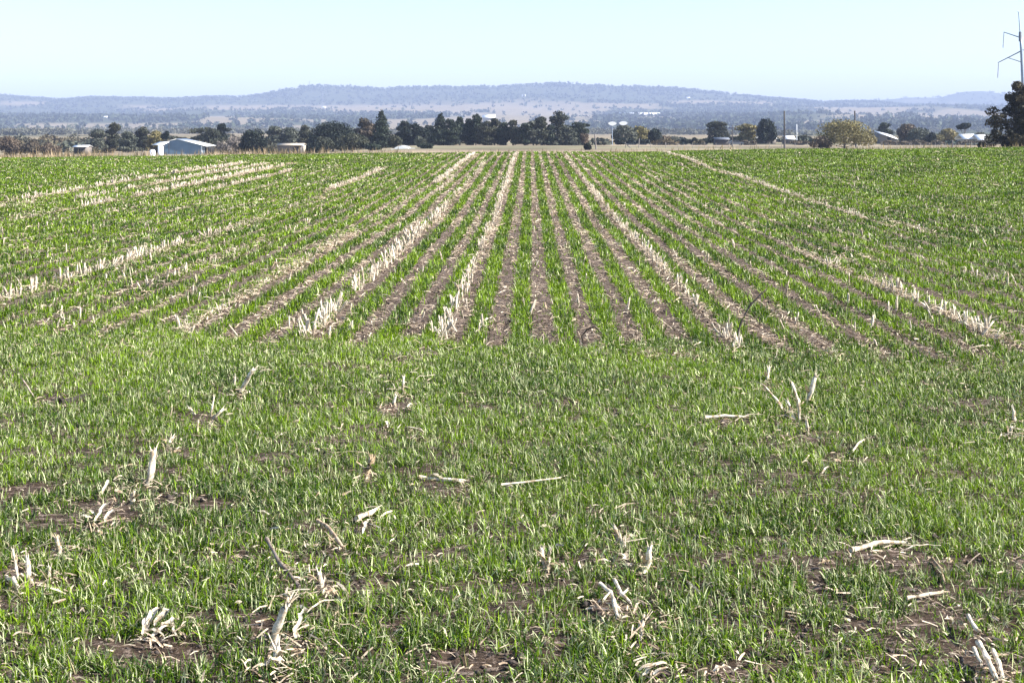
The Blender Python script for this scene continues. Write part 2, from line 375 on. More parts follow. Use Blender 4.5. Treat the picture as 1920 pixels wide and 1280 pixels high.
# ------------------------------------------------------------------ straw litter and clods
def flakes(x, y, L, Wd, lift, col):
    n = len(x); z = ground(x, y) + lift
    hd = rng.uniform(0, 2*pi, n); tl = rng.normal(0, .22, n)
    a = np.stack([np.cos(hd) * np.cos(tl), np.sin(hd) * np.cos(tl), np.sin(tl)], 1); s_ = np.stack([-np.sin(hd), np.cos(hd), rng.normal(0, .5, n)], 1)
    c = np.stack([x, y, z], 1); a = a * L[:, None] / 2; s_ = s_ * Wd[:, None] / 2; bend = np.zeros((n, 3)); bend[:, 2] = L * rng.uniform(-.02, .14, n)
    V = np.stack([c - a - s_, c - a + s_, c + bend - s_, c + bend + s_, c + a - s_ * .6, c + a + s_ * .6], 1).reshape(-1, 3)
    b = np.arange(n)[:, None] * 6
    f = np.concatenate([b + np.array([[0, 1, 3, 2]]), b + np.array([[2, 3, 5, 4]])])
    return V, f, np.repeat(col, 6, 0)
def strawcol(n):
    k = rng.random((n, 1)); c = np.array([.36, .27, .19]) * (1 - k) + np.array([.76, .66, .51]) * k
    return c * rng.uniform(.75, 1.15, (n, 1))
nA = 62000
dA = np.sqrt(rng.uniform(3.2 ** 2, 11 ** 2, nA)); rA = rng.uniform(-.5, .5, nA) * (dA * .8 + 5.0)
xa = AX[0] * dA + RX[0] * rA; ya = AX[1] * dA + RX[1] * rA
kp = rng.random(nA) < .48 + .75 * S(.52, .75, fbm(xa * 2.1 + 30, ya * 2.1, 3)) + .5 * barefac(xa, ya)
xa, ya = xa[kp], ya[kp]; La = rng.gamma(2.0, .010, len(xa)) + .008; Wa = rng.uniform(.0015, .0055, len(xa)); 
nB = 340000
dB = 9.3 * np.exp(rng.random(nB) * math.log(72 / 9.3)); rB = rng.uniform(-.5, .5, nB) * (dB * .78 + 6)
xb = AX[0] * dB + RX[0] * rB; yb = AX[1] * dB + RX[1] * rB
ph = np.abs(((xb - R0) / RS + .5) % 1 - .5)
kp = (rng.random(nB) < S(.10, .30, ph) * (.27 + .85 * S(.38, .62, fbm(xb * 1.4, yb * .45, 3))) * (.55 + .45 * S(11, 24, yb)) * (1 - .62 * S(1.6, 6, np.abs(xb)) * (.6 + .4 * (xb > 0))))
xb, yb, db = xb[kp], yb[kp], dB[kp]; Lb = (rng.gamma(2.2, .016, len(xb)) + .012) * (1 + db / 40); Wb = np.maximum(rng.uniform(.002, .008, len(xb)), .00045 * db)
X_ = np.concatenate([xa, xb]); Y_ = np.concatenate([ya, yb]); L_ = np.concatenate([La, Lb]); W_ = np.concatenate([Wa, Wb])
v, f, c = flakes(X_, Y_, L_, W_, np.abs(rng.normal(.006, .012, len(X_))) + .003, strawcol(len(X_)))
tag(npmesh('straw_litter', v, [f], M_straw, col=c), 'pale broken straw scattered over the soil between the green rows', 'straw', kind='stuff')
# straw matted along the old stubble rows, and debris round the foreground stumps
LN = [(-1.66,9.8,29,110,.04),(-1.66,29,50,50,.05),(-.64,9.8,26,95,.04),(-.64,26,60,50,.04),(1.48,9.5,34,95,.04),(1.48,34,60,30,.05),(-2.68,10.4,21,420,.045),(-2.68,19,34,60,.06),(-2.45,36,60,200,.08),(-2.15,30,38,90,.06),
 (-3.72,10.7,20,120,.05),(-4.72,11.5,22,230,.05),(-4.72,22,33,150,.06),(-4.9,33,47,190,.07),(-5.8,22,40,35,.06),(-6.85,22,50,35,.06),(-7.9,33,47,110,.08),(-8.9,24,52,190,.09),(-9.9,30,52,130,.09),(-10.9,28,53,150,.09),(-10.4,23,30,90,.07),
 (3.46,9.5,14.5,300,.035),(3.46,15,18,150,.05),(5.75,22,62,85,.08),(6.0,19,23,110,.06),(2.5,10,28,20,.05),(4.7,10,26,20,.05),
 (-1.69,3.9,9.9,60,.07),(-.77,3.4,9.9,95,.085),(.33,3.4,5.6,60,.11),(1.38,3.4,9.6,45,.10),(2.55,5,9.6,35,.09)]
lx_, ly_, lL, lW = [], [], [], []
for X0, a, b_, den, sg in LN:
    n = int(den * (b_ - a) * .8); q = rng.uniform(a, b_, n); keep = rng.random(n) < (.12 + 1.0 * S(.35, .6, fbm(q * 1.6 + X0 * 5, q * 0 + X0, 3))); q = q[keep]; n = len(q)
    lx_.append(X0 + rng.normal(0, sg, n)); ly_.append(q); sc_ = 1 + q / 30; lL.append((rng.gamma(2.2, .014, n) + .010) * sc_); lW.append(np.maximum(rng.uniform(.0015, .007, n) * np.where(rng.random(n) < .08, 1.8, 1), .0004 * q))
for (a, b_) in STUMPS:
    d0 = F * H / (b_ + 12 - HZ); x0, y0, _ = P(a, d0); n = 36; sp = .03 + .08 * rng.random()
    lx_.append(x0 + rng.normal(0, sp, n)); ly_.append(y0 + rng.normal(0, sp, n)); lL.append(rng.gamma(2.2, .011, n) + .008); lW.append(rng.uniform(.0015, .006, n))
lx_, ly_, lL, lW = map(np.concatenate, (lx_, ly_, lL, lW)); lc = strawcol(len(lx_)) * 1.0
v, f, c = flakes(lx_, ly_, lL, lW, np.abs(rng.normal(.015, .02, len(lx_))) + .006, np.minimum(lc, .85))
tag(npmesh('stubble_trash', v, [f], M_straw, col=c), 'matted pale straw lying along the old stubble rows and round broken stumps', 'straw', kind='stuff')
nC = 22000
dC = 3.4 * np.exp(rng.random(nC) * math.log(26 / 3.4)); rC = rng.uniform(-.5, .5, nC) * (dC * .8 + 4)
xc = AX[0] * dC + RX[0] * rC; yc = AX[1] * dC + RX[1] * rC
sz = np.minimum(rng.gamma(2, .0025, nC) + .003, .014) * (1 + dC / 40)
OCT = np.array([(1,0,0),(0,1,0),(-1,0,0),(0,-1,0),(0,0,.8),(0,0,-.8)], float); OF = np.array([(0,1,4),(1,2,4),(2,3,4),(3,0,4),(1,0,5),(2,1,5),(3,2,5),(0,3,5)])
V = OCT[None] * sz[:, None, None] * rng.uniform(.6, 1.3, (nC, 6, 1)) + rng.normal(0, .15, (nC, 6, 3)) * sz[:, None, None]
V = V + np.stack([xc, yc, ground(xc, yc) + sz * .2], 1)[:, None]
f = (np.arange(nC)[:, None, None] * 6 + OF[None]).reshape(-1, 3)
tag(npmesh('soil_clods', V.reshape(-1, 3), [f], M_clod), 'small dark clods of crumbled black soil', 'soil', kind='stuff')
#PART2
# ------------------------------------------------------------------ far woodland on the slopes
def blobs(x, y, wd, ht, nq, base, sunk=.1, q_=.24):
    n = len(x); z = ground(x, y)
    c = rng.normal(0, 1, (n, nq, 3)); c /= np.linalg.norm(c, axis=2, keepdims=True) + 1e-6
    c *= rng.uniform(.35, 1, (n, nq, 1)) ** .5; c[:, :, 2] = c[:, :, 2] * .5 + .5 - sunk
    q = np.stack([x, y, z], 1)[:, None] + c * np.stack([wd * .5, wd * .5, ht], 1)[:, None]
    a = rng.normal(0, 1, (n, nq, 3)); b_ = rng.normal(0, 1, (n, nq, 3)); s_ = (wd * q_)[:, None, None]
    a = a / np.linalg.norm(a, axis=2, keepdims=True) * s_ * rng.uniform(.6, 1.3, (n, nq, 1)); b_ = b_ / np.linalg.norm(b_, axis=2, keepdims=True) * s_
    V = np.stack([q - a - b_, q + a - b_, q + a + b_, q - a + b_], 2).reshape(-1, 3)
    f = np.arange(n * nq * 4).reshape(-1, 4)
    col = base * rng.uniform(.6, 1.35, (n, 1)); col = np.repeat(col[:, None], nq, 1) * rng.uniform(.75, 1.25, (n, nq, 1))
    return V, f, np.repeat(col.reshape(-1, 3), 4, 0)
n = 60000
dd = 900 * np.exp(rng.random(n) ** .8 * math.log(10500 / 900)); uu = rng.uniform(-150, 2070, n)
rr = (uu - 960) / F * dd; xx = AX[0] * dd + RX[0] * rr; yy = AX[1] * dd + RX[1] * rr
fmk = fieldmask(xx, yy); dens = (1 - fmk) * (.25 + .75 * S(.35, .6, fbm(rr * .004, dd * .003, 3))) + .03
dens = np.where(dd < 2400, S(1100, 1500, dd) * .22 * S(.5, .62, fbm(rr * .006, dd * .004 + 4, 3)), dens)
kp = rng.random(n) < dens; xx, yy, dd = xx[kp], yy[kp], dd[kp]
n2 = 4200; d2 = rng.uniform(6750, 7050, n2); u2 = rng.uniform(-150, 2070, n2)
k2 = rng.random(n2) < .25 + .75 * S(.4, .6, vnoise(u2 * .04, d2 * 0)); d2, u2 = d2[k2], u2[k2]; r2 = (u2 - 960) / F * d2
xx = np.concatenate([xx, AX[0] * d2 + RX[0] * r2]); yy = np.concatenate([yy, AX[1] * d2 + RX[1] * r2])
m = len(xx); print('far trees', m)
dd = np.hypot(xx, yy); nr_ = dd < 2400
wd = rng.uniform(8, 17, m); ht = rng.uniform(6, 14, m)
v, f, c = blobs(xx[~nr_], yy[~nr_], wd[~nr_], ht[~nr_], 9, np.array([.050, .062, .040]))
v2, f2, c2 = blobs(xx[nr_], yy[nr_], wd[nr_] * .8, ht[nr_] * .6, 90, np.array([.12, .12, .09]), .1, .07)  # nearer trees paler and greyer: haze put into their leaf colour
v = np.concatenate([v, v2]); f = np.concatenate([f, f2 + len(v) - len(v2)]); c = np.concatenate([c, c2])
tag(npmesh('woodland', v, [f], M_far, col=c), 'hazy grey green woodland scattered over the far slopes and ridge', 'woodland', kind='stuff')

n = 420; ds = rng.uniform(392, 640, n); us = rng.uniform(-60, 1990, n); keep = rng.random(n) < np.where(us < 860, .95, .38); ds, us = ds[keep], us[keep]; n = len(us)
rs_ = (us - 960) / F * ds; sx, sy = AX[0]*ds + RX[0]*rs_, AX[1]*ds + RX[1]*rs_; hs_ = rng.uniform(1.2, 4.6, n) * np.where(us < 860, 1.15, .6)
v, f, c = blobs(sx, sy, rng.uniform(4, 11, n), hs_, 170, np.array([.085, .082, .058]), .25, .055); hue = np.repeat(rng.uniform(-1, 1, n), 170 * 4)[:, None]
c = c * (1 + hue * np.array([.35, .1, -.1]))
tag(npmesh('scrub', v, [f], M_far, col=c), 'grey green and brown scrub between the farm buildings and trees', 'scrub', kind='stuff')

# ------------------------------------------------------------------ individual trees
def leafcloud(lobes, n, size, cols, flat=.0, gap=0.0):
    """leaf clumps spread through ellipsoid lobes; lobes = list of (x,y,z,rx,ry,rz)"""
    lob = np.array(lobes, float); vol = (lob[:, 3] * lob[:, 4] * lob[:, 5]) ** .7; idx = rng.choice(len(lob), n, p=vol / vol.sum())
    L = lob[idx]; c = rng.normal(0, 1, (n, 3)); c /= np.linalg.norm(c, axis=1, keepdims=True)
    rad = rng.uniform(.25, 1.06, (n, 1)) ** .45
    q = L[:, :3] + c * rad * L[:, 3:]
    a = rng.normal(0, 1, (n, 3)); a /= np.linalg.norm(a, axis=1, keepdims=True)
    b_ = np.cross(a, c + rng.normal(0, .5, (n, 3))); b_ /= np.linalg.norm(b_, axis=1, keepdims=True) + 1e-6
    s_ = size * rng.uniform(.45, 1.3, (n, 1)); a = a * s_; b_ = b_ * s_ * .6
    V = np.stack([q - a, q - b_, q + a, q + b_], 1).reshape(-1, 3)
    cl = rng.uniform(0, 1, (len(lob), 1))[idx]; k = np.clip(cl * .7 + rng.uniform(-.1, .4, (n, 1)), 0, 1)
    col = np.array(cols[0]) * (1 - k) + np.array(cols[1]) * k
    return V, np.arange(n * 4).reshape(-1, 4), np.repeat(col, 4, 0)
PAL = {'green': ((.014, .022, .014), (.042, .056, .034)), 'dark': ((.010, .016, .013), (.022, .032, .020)), 'grey': ((.05, .06, .045), (.11, .115, .085)),
       'olive': ((.10, .095, .035), (.26, .215, .09)), 'brown': ((.085, .065, .045), (.18, .135, .095)), 'bare': ((.13, .11, .095), (.22, .19, .165)),
       'tan': ((.05, .045, .032), (.15, .115, .08)), 'mix': ((.022, .030, .020), (.07, .070, .042))}
def tree(name, px, wpx, top, d, style, pal, label, cat='tree', group=None, dens=1.0):
    x, y, z = P(px, d); Ht = zat(top, d) - z; Wd = wpx / F * d * (1.35 if style == 'gum' else 1.2); R_ = Wd / 2
    root = thing(name, (x, y, z), 0, label, cat, group)
    lobes = []; tr = MB(); tip = []
    U = rng.uniform
    if style == 'dome':
        lobes = [(0, 0, Ht * .52, R_ * .8, R_ * .8, Ht * .42)]
        for k in range(16):
            a = U(0, 2*pi); e = U(0, .95); lobes.append((cos(a) * R_ * .68 * (1 - e * .75), sin(a) * R_ * .68 * (1 - e * .75), Ht * (.25 + .58 * e), R_ * U(.25, .38), R_ * U(.25, .38), Ht * U(.14, .22)))
        th = .35
    elif style == 'bush':
        for k in range(9):
            a = U(0, 2*pi); q = U(0, .7); lobes.append((cos(a) * R_ * q, sin(a) * R_ * q, Ht * U(.25, .72) * (1 - q * .3), R_ * U(.3, .45), R_ * U(.3, .45), Ht * U(.2, .32)))
        th = .3
    elif style == 'cone':
        for k in range(22):
            e = (k + .5) / 22; a = k * 2.4; w_ = R_ * (1 - e) ** .7; lobes.append((cos(a) * w_ * .5, sin(a) * w_ * .5, Ht * (.04 + .9 * e), w_ * .7 + .14 * R_, w_ * .7 + .14 * R_, Ht * .085))
        th = .9
    elif style == 'column':
        for k in range(14):
            e = (k + .5) / 14; a = U(0, 2*pi); w_ = R_ * (.8 + .25 * sin(e * pi)) * (1 if e < .8 else .7); lobes.append((cos(a) * w_ * .4, sin(a) * w_ * .4, Ht * (.04 + .89 * e), w_ * .75, w_ * .75, Ht * .09))
        th = .8
    elif style == 'gum':
        for k in range(17):
            e = U(.0, 1); a = U(0, 2*pi); q = R_ * U(.2, .78) * (1 - .45 * e); lobes.append((cos(a) * q, sin(a) * q, Ht * (.12 + .76 * e), R_ * U(.3, .5), R_ * U(.3, .5), Ht * U(.07, .13)))
        lobes.append((0, 0, Ht * .9, R_ * .4, R_ * .4, Ht * .1)); lobes.append((0, 0, Ht * .4, R_ * .6, R_ * .6, Ht * .3)); th = .75
    elif style == 'crown':                     # small crown held on a clear trunk
        for k in range(6):
            a = U(0, 2*pi); lobes.append((cos(a) * R_ * .5, sin(a) * R_ * .5, Ht * U(.72, .9), R_ * .5, R_ * .5, Ht * .1))
        th = .75
    # trunk and limbs
    r0 = max(.10, Ht * .028); ph = U(0, 6)
    pts = [(.03 * Ht * sin(ph + 3 * t) * t, .03 * Ht * cos(ph + 2 * t) * t, Ht * th * t - .15) for t in (0, .25, .5, .75, 1)]
    tr.tube(pts, [r0 * 1.3, r0, r0 * .85, r0 * .65, r0 * .4], 7)
    for l in lobes[::2 if len(lobes) > 12 else 1]:
        s_ = np.array(pts[2 if l[2] > Ht * .5 else 1]); e_ = np.array(l[:3]); md = (s_ + e_) / 2 + np.array([0, 0, -.04 * Ht])
        tr.tube([s_, md, e_], [r0 * .45, r0 * .3, r0 * .12], 5, False)
    tr.build('trunk', M_bark, root)
    nl = int(2000 * dens * (1 + Wd / 12)); pxm = d / F * 1.875
    sz = max(.16, pxm * 1.1)
    v, f, c = leafcloud(lobes, nl, sz, PAL[pal])
    npmesh('crown', v, [f], M_leaf, root, c)
    return root
T = [
 ('bush', 20, 66, 251, 362, 'bush', 'brown', 'widest brown scrubby bush at the far left edge of the view', 1),
 ('bush', 62, 44, 258, 356, 'bush', 'tan', 'olive brown bush right of the widest scrubby bush at the left edge', 1),
 ('bush', 92, 36, 265, 352, 'bush', 'brown', 'low reddish brown bush at left edge nearest the small pale roofed shed', 1),
 ('gum_tree', 182, 36, 242, 400, 'gum', 'grey', 'grey green gum tree directly right of the small pale roofed shed'),
 ('gum_tree', 214, 28, 230, 404, 'gum', 'mix', 'tallest gum tree of the clump left of the blue grey shed'),
 ('gum_tree', 240, 38, 247, 396, 'gum', 'grey', 'bushy grey gum tree right of the tallest gum in the left clump'),
 ('gum_tree', 268, 32, 238, 412, 'gum', 'mix', 'darker gum tree left of the yellowish tree near the blue grey shed'),
 ('gum_tree', 292, 32, 245, 400, 'gum', 'olive', 'yellowish green tree above the small open carport'),
 ('tree', 309, 13, 245, 384, 'crown', 'dark', 'small black crowned tree on a thin trunk beside the shed gable'),
 ('tree', 338, 56, 249, 440, 'bush', 'mix', 'low green tree showing over the left end of the shed roof'),
 ('tree', 386, 66, 239, 440, 'gum', 'mix', 'broad olive green tree behind the right end of the shed roof'),
 ('tree', 416, 28, 231, 446, 'gum', 'dark', 'dark topped tree rising above the broad tree behind the shed'),
 ('bare_tree', 428, 50, 249, 366, 'bush', 'bare', 'leafless grey tree beside the open bay of the blue grey shed', .55),
 ('tree', 476, 52, 238, 356, 'dome', 'dark', 'dense near black tree between the leafless tree and the low brownish house', 1.6),
 ('gum_tree', 514, 38, 236, 430, 'gum', 'grey', 'grey green gum behind the left half of the low brownish house'),
 ('gum_tree', 544, 36, 239, 430, 'gum', 'grey', 'grey green gum behind the right half of the low brownish house'),
 ('tree', 576, 30, 234, 400, 'column', 'mix', 'square topped tree between the brownish house and the big dark dome tree', 1.3),
 ('tree', 624, 92, 224, 366, 'dome', 'dark', 'biggest dark dome shaped tree left of the windbreak', 2.4),
 ('tree', 606, 46, 255, 342, 'dome', 'mix', 'rounded grey tree in front of the left side of the big dome tree', 1.3),
 ('tree', 661, 66, 249, 338, 'dome', 'mix', 'wide low domed tree in front of the right side of the big dome tree', 1.8),
 ('tree', 687, 38, 220, 372, 'column', 'tan', 'brownish flat topped tree next to the tall pointed conifer', 1.8),
 ('conifer', 715, 34, 206, 366, 'cone', 'green', 'tall pointed conifer above the white arched shelter', 1.8),
 ('tree', 738, 30, 251, 350, 'bush', 'mix', 'small grey green tree just left above the white arched shelter', 1.2),
 ('bush', 697, 46, 267, 334, 'bush', 'green', 'low dark bush at the paddock edge left of the white arched shelter', 1.3),
 ('bush', 588, 28, 263, 336, 'bush', 'dark', 'low dark bush at the left foot of the big dome tree', 1.3),
 ('bush', 788, 24, 253, 336, 'bush', 'grey', 'rounded grey bush standing before the left end of the windbreak', 1.3),
 ('bush', 799, 40, 269, 326, 'bush', 'green', 'low dark bush right of the white arched shelter', 1.3),
 ('bush', 1102, 12, 268, 300, 'bush', 'dark', 'single small dark shrub at the paddock edge before the pale strip', 1),
 ('tree', 1170, 48, 233, 424, 'dome', 'grey', 'grey rounded tree directly below the pair of white panels', 1.3),
 ('tree', 1200, 46, 236, 432, 'dome', 'olive', 'olive rounded tree between the white panels and the small dark tree', 1.1),
 ('tree', 1228, 28, 240, 420, 'dome', 'dark', 'small dark round tree at the left end of the low hedge', 1.2),
 ('tree', 1245, 18, 252, 424, 'bush', 'brown', 'little brown bush where the low hedge begins', 1),
 ('gum_tree', 1343, 40, 227, 450, 'gum', 'mix', 'gum tree with leaning crown left of the crossarm power pole', 1.2),
 ('tree', 1363, 16, 240, 470, 'bush', 'grey', 'small faint tree immediately left of the crossarm power pole', 1),
 ('tree', 1400, 38, 232, 440, 'gum', 'olive', 'olive tree just right of the crossarm power pole', 1.2),
 ('tree', 1437, 38, 219, 434, 'dome', 'dark', 'dark square crowned tree above the pair of white roofs', 1.6),
 ('bush', 1508, 34, 251, 450, 'bush', 'mix', 'green bush between the white cottage roofs and the tan willow', 1),
 ('willow_tree', 1583, 112, 220, 310, 'dome', 'olive', 'large tan and olive willow like tree, the widest right of centre', 1.3),
 ('bush', 1538, 46, 250, 306, 'bush', 'tan', 'brown undergrowth at the left foot of the tan willow like tree', .9),
 ('tree', 1658, 26, 230, 520, 'gum', 'green', 'small tree behind the sloping bright roof right of the willow', 1),
 ('tree', 1701, 42, 230, 452, 'dome', 'tan', 'brown grey domed tree right of the sloping bright roof', 1.3),
 ('tree', 1724, 46, 238, 444, 'dome', 'grey', 'grey green tree touching the right of the brown grey domed tree', 1.3),
 ('tree', 1747, 20, 244, 440, 'bush', 'dark', 'small dark bush at the right end of the grey tree group', 1.1),
 ('tree', 1778, 60, 240, 500, 'bush', 'olive', 'pale olive tree left of the small lollipop shaped tree', 1),
 ('tree', 1807, 22, 231, 480, 'crown', 'dark', 'small dark lollipop shaped tree above the long pale sheds', 1),
 ('tree', 1838, 44, 245, 520, 'bush', 'grey', 'low grey trees crown behind the long pale sheds', 1)]
for t in T:
    nm, px, wp, tp, d, st, pl, lb = t[:8]; tree(nm, px, wp, tp, d, st, pl, lb, 'bush' if nm == 'bush' else 'tree', dens=t[8] if len(t) > 8 else 1.1)
ORD = ['first', 'second', 'third', 'fourth', 'fifth', 'sixth', 'seventh', 'eighth', 'ninth', 'tenth', 'eleventh', 'twelfth', 'thirteenth', 'fourteenth', 'fifteenth', 'sixteenth', 'seventeenth', 'eighteenth', 'nineteenth', 'twentieth', 'twenty-first']
WB = [(762,26,226,'column','dark'),(783,24,231,'column','dark'),(804,26,235,'dome','dark'),(826,30,211,'cone','green'),(846,26,222,'column','green'),(862,18,219,'gum','green'),
      (878,20,222,'column','green'),(893,24,214,'gum','green'),(910,22,226,'column','mix'),(927,22,221,'gum','mix'),(945,22,229,'column','green'),(962,26,225,'gum','mix'),
      (984,22,231,'gum','green'),(1000,22,226,'gum','grey'),(1015,30,219,'gum','mix'),(1032,18,234,'gum','green'),(1048,36,208,'gum','mix'),(1067,20,238,'gum','grey'),
      (1082,36,229,'gum','green'),(1097,20,249,'bush','brown')]
hgt = {3: ', tallest at its left part', 16: ', the tallest of its right part', 19: ', low and brown'}
for i, (px, wp, tp, st, pl) in enumerate(WB):
    tree('windbreak_tree', px, wp * 1.2, tp, 400 + rng.uniform(-6, 6), st, pl, ORD[i] + ' tree from the left in the dark windbreak row' + hgt.get(i, ''), 'tree', 'trees of the dark windbreak behind the paddock', 1.25)
for i, (px, wp, tp) in enumerate([(1164,22,257),(1184,24,258),(1207,24,259),(1262,22,261),(1282,24,259),(1303,24,258),(1323,24,257)]):
    tree('hedge_bush', px, wp, tp, 410, 'bush', 'dark', ORD[i] + ' bush from the left in the low dark hedge beyond the pale strip', 'bush', 'bushes of the low dark hedge', .8)
for i, (px, wp, tp) in enumerate([(1660,34,262),(1690,36,263),(1720,36,262),(1752,34,263),(1812,36,263),(1842,30,262),(1400,30,262),(1500,36,262)]):
    tree('hedge_bush', px, wp, tp, 404, 'bush', 'tan', ['low brown hedge bush under the sloping bright roof', 'low brown hedge bush under the brown grey domed tree', 'low brown hedge bush under the grey green domed tree',
      'low brown hedge bush left of the dark stump', 'low brown hedge bush right of the dark stump', 'low brown hedge bush under the long pale sheds', 'low brown bush right of the dark parked car', 'low brown bush under the third white cottage roof'][i], 'bush', None, .7)
# big conifer at the right edge, near the paddock
def right_conifer():
    d = 180; px = 1922; x, y, z = P(px, d); Ht = zat(151, d) - z; m_ = d / F
    root = thing('conifer', (x, y, z), 0, 'large shaggy conifer at the right edge in front of the tall pole', 'tree')
    tr = MB(); tr.tube([(0, 0, -.2), (.1, 0, Ht * .3), (-.1, .1, Ht * .6), (-.1, 0, Ht * .97)], [.26, .2, .14, .04], 8); lobes = []
    k = 0
    while k < 120:
        e = rng.random() ** 1.15; a = rng.uniform(0, 2*pi)
        Rm = (5.3 * (1 - e) ** .75 + .55) * (1 + .22 * sin(a * 3 + e * 9)); q = Rm * rng.uniform(.45, 1.0)
        zc = Ht * (.10 + .86 * e) + .12 * q; c_ = (cos(a) * q - .3 * e, sin(a) * q, zc); r_ = rng.uniform(.45, .85)
        lobes.append((*c_, r_ * 1.1, r_ * 1.1, r_ * .8)); k += 1
        tr.tube([(0, 0, zc - .18 * q - .1), (c_[0] * .5, c_[1] * .5, zc - .1 * q), c_], [.07, .045, .015], 5, False)
    for e in np.linspace(.05, .85, 12): lobes.append((0, 0, Ht * e, (1 - e) * 3.2 + .4, (1 - e) * 3.2 + .4, .9))
    tr.build('trunk', M_bark, root)
    v, f, c = leafcloud(lobes, 26000, .17, ((.008, .014, .008), (.085, .068, .032))); npmesh('crown', v, [f], M_leaf, root, c)
right_conifer()

# ------------------------------------------------------------------ buildings
def m2(px, d): return (px - 960) / F * d
def building(name, px0, px1, ybase, yeave, yridge, d, depth, label, cat='shed', roofm=None, wallm=None, ridge='x', openings=(), over=.3):
    """low-pitched building, wall side facing the camera; px/py give its size at depth d"""
    k = d / F; W_ = (px1 - px0) * k; pc = (px0 + px1) / 2; x, y, z0 = P(pc, d)
    zb = z0 - .1; ze = zat(yeave, d) - z0; zr = zat(yridge, d) - z0
    root = thing(name, (x, y, z0), YAW, label, cat); w = MB(); h = W_ / 2; w.box(-h, h, 0, depth, -.1, ze)
    wl = w.build('wall', wallm or M_cream, root); r = MB(); t = .08
    if ridge == 'x':                        # ridge parallel to the front
        r.add([(-h-over, -over, ze), (h+over, -over, ze), (h+over, depth/2, zr), (-h-over, depth/2, zr), (-h-over, depth+over, ze), (h+over, depth+over, ze),
               (-h-over, -over, ze+t), (h+over, -over, ze+t), (h+over, depth/2, zr+t), (-h-over, depth/2, zr+t), (-h-over, depth+over, ze+t), (h+over, depth+over, ze+t)],
              [(6,7,8,9), (9,8,11,10), (0,3,2,1), (3,4,5,2), (0,1,7,6), (4,10,11,5), (0,6,9,3), (3,9,10,4), (1,2,8,7), (2,5,11,8)])
    r.build('roof', roofm or M_white, root)
    for (a, b_, hh) in openings:
        o = MB(); o.box(-h + a * W_, -h + b_ * W_, -.04, .0 - .003, 0, hh * ze); o.build('door', M_shade, root)  # near-black sheet on the solid wall stands for a shaded doorway
    return root
def main_shed():
    d = 378; k = d / F; x, y, z0 = P(343, d); Z = lambda py: zat(py, d) - z0; X = lambda p: (p - 343) * k
    root = thing('farm_shed', (x, y, z0), YAW, 'blue grey corrugated shed with bright white roof and open right bay', 'shed')
    D = 12.0
    w = MB(); w.prism([(X(308), -.1), (X(377), -.1), (X(377), Z(272.4)), (X(332), Z(261.5)), (X(308), Z(267.5))], 0, D); w.build('wall', M_corr, root)
    c = MB(); c.box(X(377) + .004, X(379), -.03, .14, -.1, Z(273)); c.build('corner_post', M_white, root)
    r = MB(); dx = 0.0                                         # roof sheds: long slope with the far end shifted (ridge runs back and to the right)
    def slab(p, q, yb0, yb1, sh, t=.1):
        V = [(p[0], yb0, p[1]), (q[0], yb0, q[1]), (q[0] + sh, yb1, q[1]), (p[0] + sh, yb1, p[1])]; V += [(a, b_, c_ + t) for a, b_, c_ in V]
        r.add(V, [(0,3,2,1), (4,5,6,7), (0,1,5,4), (1,2,6,5), (2,3,7,6), (3,0,4,7)])
    slab((X(331), Z(261)), (X(388), Z(274.6)), -.5, D, dx); slab((X(305), Z(267.8)), (X(331) - .004, Z(261)), -.3, D, 0.0); r.build('roof', M_white, root)
    b = MB(); b.box(X(379) + .01, X(396), 3.5, 3.6, -.1, Z(276)); b.build('bay_back_wall', M_shade, root)  # dark sheet carries the shade of the open bay in its colour
    for p in (387, 391): 
        q = MB(); q.box(X(p), X(p) + .16, .1, .26, -.1, Z(275.2)); q.build('post', M_dark, root)
main_shed()
def carport():
    d = 372; x, y, z0 = P(298, d); k = d / F
    root = thing('carport', (x, y, z0), YAW, 'small open carport with a thin white roof left of the blue grey shed', 'carport'); Z = lambda py: zat(py, d) - z0
    r = MB(); r.add([(-13*k, -.2, Z(272.5)), (10*k, -.2, Z(271.5)), (13*k, 4, Z(267)), (-6*k, 4, Z(267)), (-13*k, -.2, Z(272.5)+.12), (10*k, -.2, Z(271.5)+.12), (13*k, 4, Z(267)+.12), (-6*k, 4, Z(267)+.12)],
          [(0,3,2,1), (4,5,6,7), (0,1,5,4), (1,2,6,5), (2,3,7,6), (3,0,4,7)]); r.build('roof', M_white, root)
    for px_, yy_, zz in ((-12.4, 0, 272.6), (9, 0, 271.6), (-6, 3.8, 267.5), (11.5, 3.8, 267.5)):
        q = MB(); q.box(px_*k, px_*k+.14, yy_, yy_+.14, -.1, Z(zz)); q.build('post', M_dark, root)
    b = MB(); b.box(-6*k, 2*k, 3.9, 4.0, -.1, Z(269)); b.build('back_wall', M_shade, root)
carport()
def tank(px, wpx, top, d, label, dome=True):
    x, y, z0 = P(px, d); R_ = wpx / F * d / 2; h = zat(top, d) - z0
    o = thing('water_tank', (x, y, z0), 0, label, 'water tank'); b = MB(); b.tube([(0, 0, -.1), (0, 0, h * .86)], R_, 20); b.build('tank_wall', M_white, o)
    l = MB(); l.tube([(0, 0, h * .86 + .003), (0, 0, h * .95), (0, 0, h)], [R_ * 1.03, R_ * .7, R_ * .15], 20); l.build('lid', M_white, o)
tank(301, 10, 271.5, 366, 'tall pale water tank under the carport beside the blue grey shed')
tank(286, 10, 280.5, 356, 'low squat white water tank in front of the carport')
building('shed', 138, 162, 287, 276, 273, 380, 5, 'small pale roofed shed between the brown bushes and the gum clump', openings=((.05, .9, .95),), wallm=M_timber)
